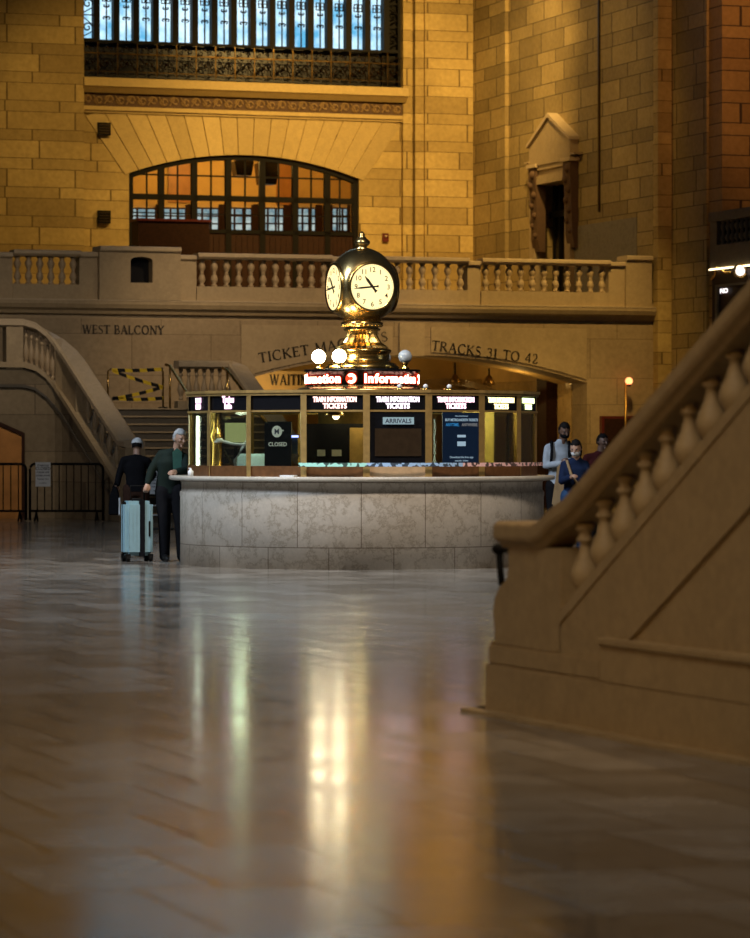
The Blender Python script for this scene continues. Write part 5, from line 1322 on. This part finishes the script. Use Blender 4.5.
# man with white cap
XB, YB = (135-375)/F*53, 53.0
J = dict(pelvis=(.02, .0, .88), chest=(.0, .04, 1.16), neck=(.02, .12, 1.34), head=(.02, .17, 1.475),
         shL=(-.17, .04, 1.27), elL=(-.25, .02, 1.0), wrL=(-.27, .0, .88), shR=(.18, .06, 1.26), elR=(.27, .16, 1.04), wrR=(.2, .3, .95),
         hipL=(-.08, 0, .82), knL=(-.09, .0, .45), anL=(-.09, -.03, .08), toeL=(-.1, .13, .04), hipR=(.12, 0, .82), knR=(.12, .02, .45), anR=(.12, .02, .08), toeR=(.13, .18, .04))
p = person('person in a black jacket and white cap seen from behind, holding a dark bag', (XB, YB, 0), J, (G['black'], G['brown'], G['leather']), M['skin'], G['dark'], (.1, .95, -.25), cap=G['white'])
bx, bz = (115-375)/F*52.9, CH+(HY-483)*52.9/F
t = thing('bag', 'long dark folded bag hanging from the hand of the person in the white cap', 'bag', (bx, 52.95, bz-.48))
MB().prism([(-.10, 0), (-.08, .3), (-.03, .42), (.02, .44), (.06, .3), (.075, .05), (.05, 0)], -.05, .05).build('bag_body', G['black'], t, bevel=.015)
MB().tube([(-.04, 0, .40), (-.0, 0, .50), (.03, 0, .42)], .01, 6).build('strap', G['black'], t)
MB().box(.055, -.056, .0, .078, -.05, .26).build('pale_stripe', M['paper'], t)
# man in pale shirt
XC, YC = (560-375)/F*49, 49.0
J = dict(pelvis=(0, 0, .98), chest=(-.02, 0, 1.36), neck=(.03, -.05, 1.57), head=(.055, -.09, 1.685),
         shL=(-.165, 0, 1.46), elL=(-.2, -.07, 1.2), wrL=(-.0, -.24, 1.23), shR=(.165, -.02, 1.46), elR=(.2, -.1, 1.24), wrR=(.1, -.26, 1.27),
         hipL=(-.1, 0, .92), knL=(-.1, -.04, .5), anL=(-.1, 0, .09), toeL=(-.12, -.16, .04), hipR=(.1, 0, .92), knR=(.1, -.02, .5), anR=(.1, 0, .09), toeR=(.14, -.16, .04))
p = person('man in a pale blue shirt and dark mask standing right of the booth, looking down', (XC, YC, 0), J, (G['chambray'], G['black'], G['leather']), M['skin_dark'], G['dark'], (.3, -.85, -.4), mask=G['black'], top_name='shirt')
for x in (-.12, .12): MB().tube([(x, .1, 1.5), (x, -.09, 1.53), (x*1.0, -.145, 1.4), (x*1.15, -.12, 1.15)], .022, 6).build('backpack_strap', G['black'], p)
t = thing('coat', 'khaki coat carried over the arm of the man in the pale shirt', 'coat', (XC+.03, YC-.26, .55))
MB().prism([(-.16, .1), (-.1, .5), (-.08, .66), (.08, .7), (.14, .66), (.17, .4), (.1, .3), (.04, .34), (-.04, .05)], -.05, .05).build('coat_body', G['khaki'], t, bevel=.02)
MB().prism([(-.0, .3), (.03, .66), (.07, .66), (.09, .3)], -.06, -.04).build('lining', G['navy'], t, bevel=.005)
# woman in blue
XD, YD = (574-375)/F*47.6, 47.6
J = dict(pelvis=(.02, 0, .86), chest=(.02, 0, 1.16), neck=(.03, -.03, 1.32), head=(.02, -.08, 1.44),
         shL=(-.125, 0, 1.235), elL=(-.17, -.08, 1.0), wrL=(-.06, -.24, 1.05), shR=(.15, 0, 1.235), elR=(.21, -.05, .98), wrR=(.1, -.2, .9),
         hipL=(-.08, 0, .8), knL=(-.1, -.08, .45), anL=(-.12, 0, .08), toeL=(-.15, -.15, .04), hipR=(.1, 0, .8), knR=(.1, 0, .45), anR=(.1, .02, .08), toeR=(.12, -.13, .04))
p = person('dark-haired woman in navy jacket and white face mask right of the booth', (XD, YD, 0), J, (G['navy'], G['jeans'], G['leather']), M['skin'], G['dark'], (-.25, -.9, -.3), mask=G['white'], hairlen=.06)
MB().tube([(-.1, -.06, 1.28), (-.05, -.15, 1.1), (.05, -.16, .95), (.15, -.12, .8)], .02, 6).build('bag_strap', G['khaki'], p)
# third person behind the rail
XE, YE = (599-375)/F*52, 52.0
J = dict(pelvis=(0, 0, .92), chest=(0, 0, 1.22), neck=(.02, -.02, 1.4), head=(.05, -.04, 1.535),
         shL=(-.18, 0, 1.31), elL=(-.24, -.02, 1.05), wrL=(-.2, -.15, .88), shR=(.18, 0, 1.31), elR=(.22, -.02, 1.05), wrR=(.18, -.12, .85),
         hipL=(-.09, 0, .86), knL=(-.1, 0, .48), anL=(-.1, 0, .08), toeL=(-.12, -.15, .04), hipR=(.09, 0, .86), knR=(.1, 0, .48), anR=(.1, 0, .08), toeR=(.12, -.15, .04))
person('dark-haired person in a maroon top mostly hidden behind the near stair rail', (XE, YE, 0), J, (G['maroon'], G['black'], G['leather']), M['skin_dark'], G['dark'], (.5, -.8, -.1), top_name='top')

# ------------------------------------------------------------------ light
def area(name, loc, target, size, power, col, sy=None):
    l = bpy.data.lights.new(name, 'AREA'); l.energy = power; l.color = col; l.size = size
    if sy: l.shape = 'RECTANGLE'; l.size_y = sy
    o = bpy.data.objects.new(name, l); C.objects.link(o); o.location = loc
    o.rotation_euler = (Vector(target)-Vector(loc)).to_track_quat('-Z', 'Y').to_euler(); return o
def spot(name, loc, target, power, col, ang=60, blend=.8, r=.3):
    l = bpy.data.lights.new(name, 'SPOT'); l.energy = power; l.color = col; l.spot_size = math.radians(ang); l.spot_blend = blend; l.shadow_soft_size = r
    o = bpy.data.objects.new(name, l); C.objects.link(o); o.location = loc
    o.rotation_euler = (Vector(target)-Vector(loc)).to_track_quat('-Z', 'Y').to_euler(); return o
def point(name, loc, power, col, r=.1):
    l = bpy.data.lights.new(name, 'POINT'); l.energy = power; l.color = col; l.shadow_soft_size = r
    o = bpy.data.objects.new(name, l); C.objects.link(o); o.location = loc; return o
H = lambda a, d, z: tuple(MH @ Vector((a, d, z)))
WARM = (1.0, .62, .18); WARM2 = (1.0, .70, .32); COOL = (.74, .86, 1.0)
# lamps high in the hall washing the yellow wall
spot('lamp_wall_centre', H(12.3, 1, 15), H(12.5, DU, 8.0), 7000, WARM, 70)
spot('lamp_wall_left', H(5, 2, 15), H(7, DU, 7.0), 2000, WARM, 70)
spot('lamp_wall_far_left', H(-1, 0, 15), H(-.5, DU, 7), 480, WARM, 70)
spot('lamp_side_wall', H(7, 2, 14), H(aS, 5, 9), 1100, WARM, 80)
spot('lamp_north', H(14, -9, 12), H(18, -2.3, 10), 700, (1, .45, .14), 70)
# daylight from the high south windows, then spots aimed at booth, balcony and floor
a1_ = area('south_window_light', (-20, 30, 22), (-1, 40, 0), 6, 1600, COOL, 12); a1_.data.spread = math.radians(75)
spot('booth_fill_spot', (3, 26, 20), (0, 43.5, .4), 17000, (1.0, .84, .67), 24, .9, 1.5)  # narrow spot added to brighten the booth front
spot('lamp_balcony_right', H(12.5, -5, 11), H(12.2, 0, 3.2), 2300, WARM, 60)
spot('jamb_fill', H(7, -7, 6), H(g1[0], 1.0, 2.0), 900, WARM, 18)  # added spot that brightens the passage jamb
spot('left_floor_fill', (-8.5, 50, 10), (-6.6, 69, 1.2), 1100, (1, .88, .76), 34)  # spot added to lift the barrier notice and floor at left
spot('lamp_balcony_mid', H(6.5, -9, 11), H(6.5, 0, 3.8), 2300, (1, .70, .38), 50)
spot('lamp_balcony_left', H(-1, -14, 10), H(1.0, -3, 3), 1300, (1, .8, .58), 50)
# passage and upper room lamps
point('passage_lamp', H(c3+1.4, 6, 3.0), 60, WARM); point('passage_lamp_left', H(c3-2.8, 1.5, 2.9), 30, WARM2); point('passage_lamp_right', H(g1[0]-1.2, 1.4, 2.9), 7, WARM)
point('room_lamp', H(wc, DU+3.2, 9.2), 170, WARM); point('room_lamp_right', H(wc+2, DU+3.2, 9.2), 90, WARM)
# booth
point('booth_lamp', (BX, BY-1.2, 2.0), 12, (1, .8, .4)); point('booth_lamp_left', (BX-1.5, BY-.9, 1.95), 24, (.85, 1, .7)); point('booth_lamp_right', (BX+1.4, BY-.9, 1.95), 34, (1, .88, .35))
# lamp over the near stair, then fills added for its side and the floor
spot('lamp_near_stair', (1.6, 25, 11), tuple(MS @ Vector((1.4, 0, .9))), 1500, (1.0, .66, .32), 26, .9, .2)
spot('near_stair_low_fill', (-5.5, 9, 6.5), tuple(MS @ Vector((1.3, 0, .8))), 560, (1.0, .57, .18), 30, 1, .3)  # low fill added for the unlit side of the stair
a2_ = area('foreground_fill_light', (-4, 6, 15), (-1.5, 17, 0), 4, 120, (1, .88, .72), 6); a2_.data.spread = math.radians(70)  # added fill that brings out the foreground tiles
w = bpy.data.worlds.new('hall_ambient'); bpy.context.scene.world = w; w.use_nodes = True
w.node_tree.nodes['Background'].inputs[0].default_value = (.45, .5, .6, 1); w.node_tree.nodes['Background'].inputs[1].default_value = .022

# ------------------------------------------------------------------ camera
cam = bpy.data.cameras.new('camera'); co = bpy.data.objects.new('camera', cam); C.objects.link(co)
co.location = (0, 0, CH); co.rotation_euler = (PI/2, 0, 0)
cam.sensor_fit = 'VERTICAL'; cam.sensor_height = 36; cam.sensor_width = 36; cam.lens = F*36/938
cam.shift_y = (HY-469)/938
cam.clip_end = 400; cam.clip_start = .1
cam.dof.use_dof = True; cam.dof.focus_distance = 44; cam.dof.aperture_fstop = 3.6
sc_ = bpy.context.scene; sc_.camera = co
sc_.view_settings.view_transform = 'Standard'; sc_.view_settings.look = 'None'; sc_.view_settings.gamma = 1; sc_.view_settings.exposure = .15
sc_.view_settings.use_curve_mapping = False
try:
    sc_.cycles.use_denoising = True; sc_.cycles.sample_clamp_indirect = 6; sc_.cycles.max_bounces = 8; sc_.cycles.caustics_reflective = False; sc_.cycles.caustics_refractive = False
except Exception: pass
bpy.context.view_layer.update()
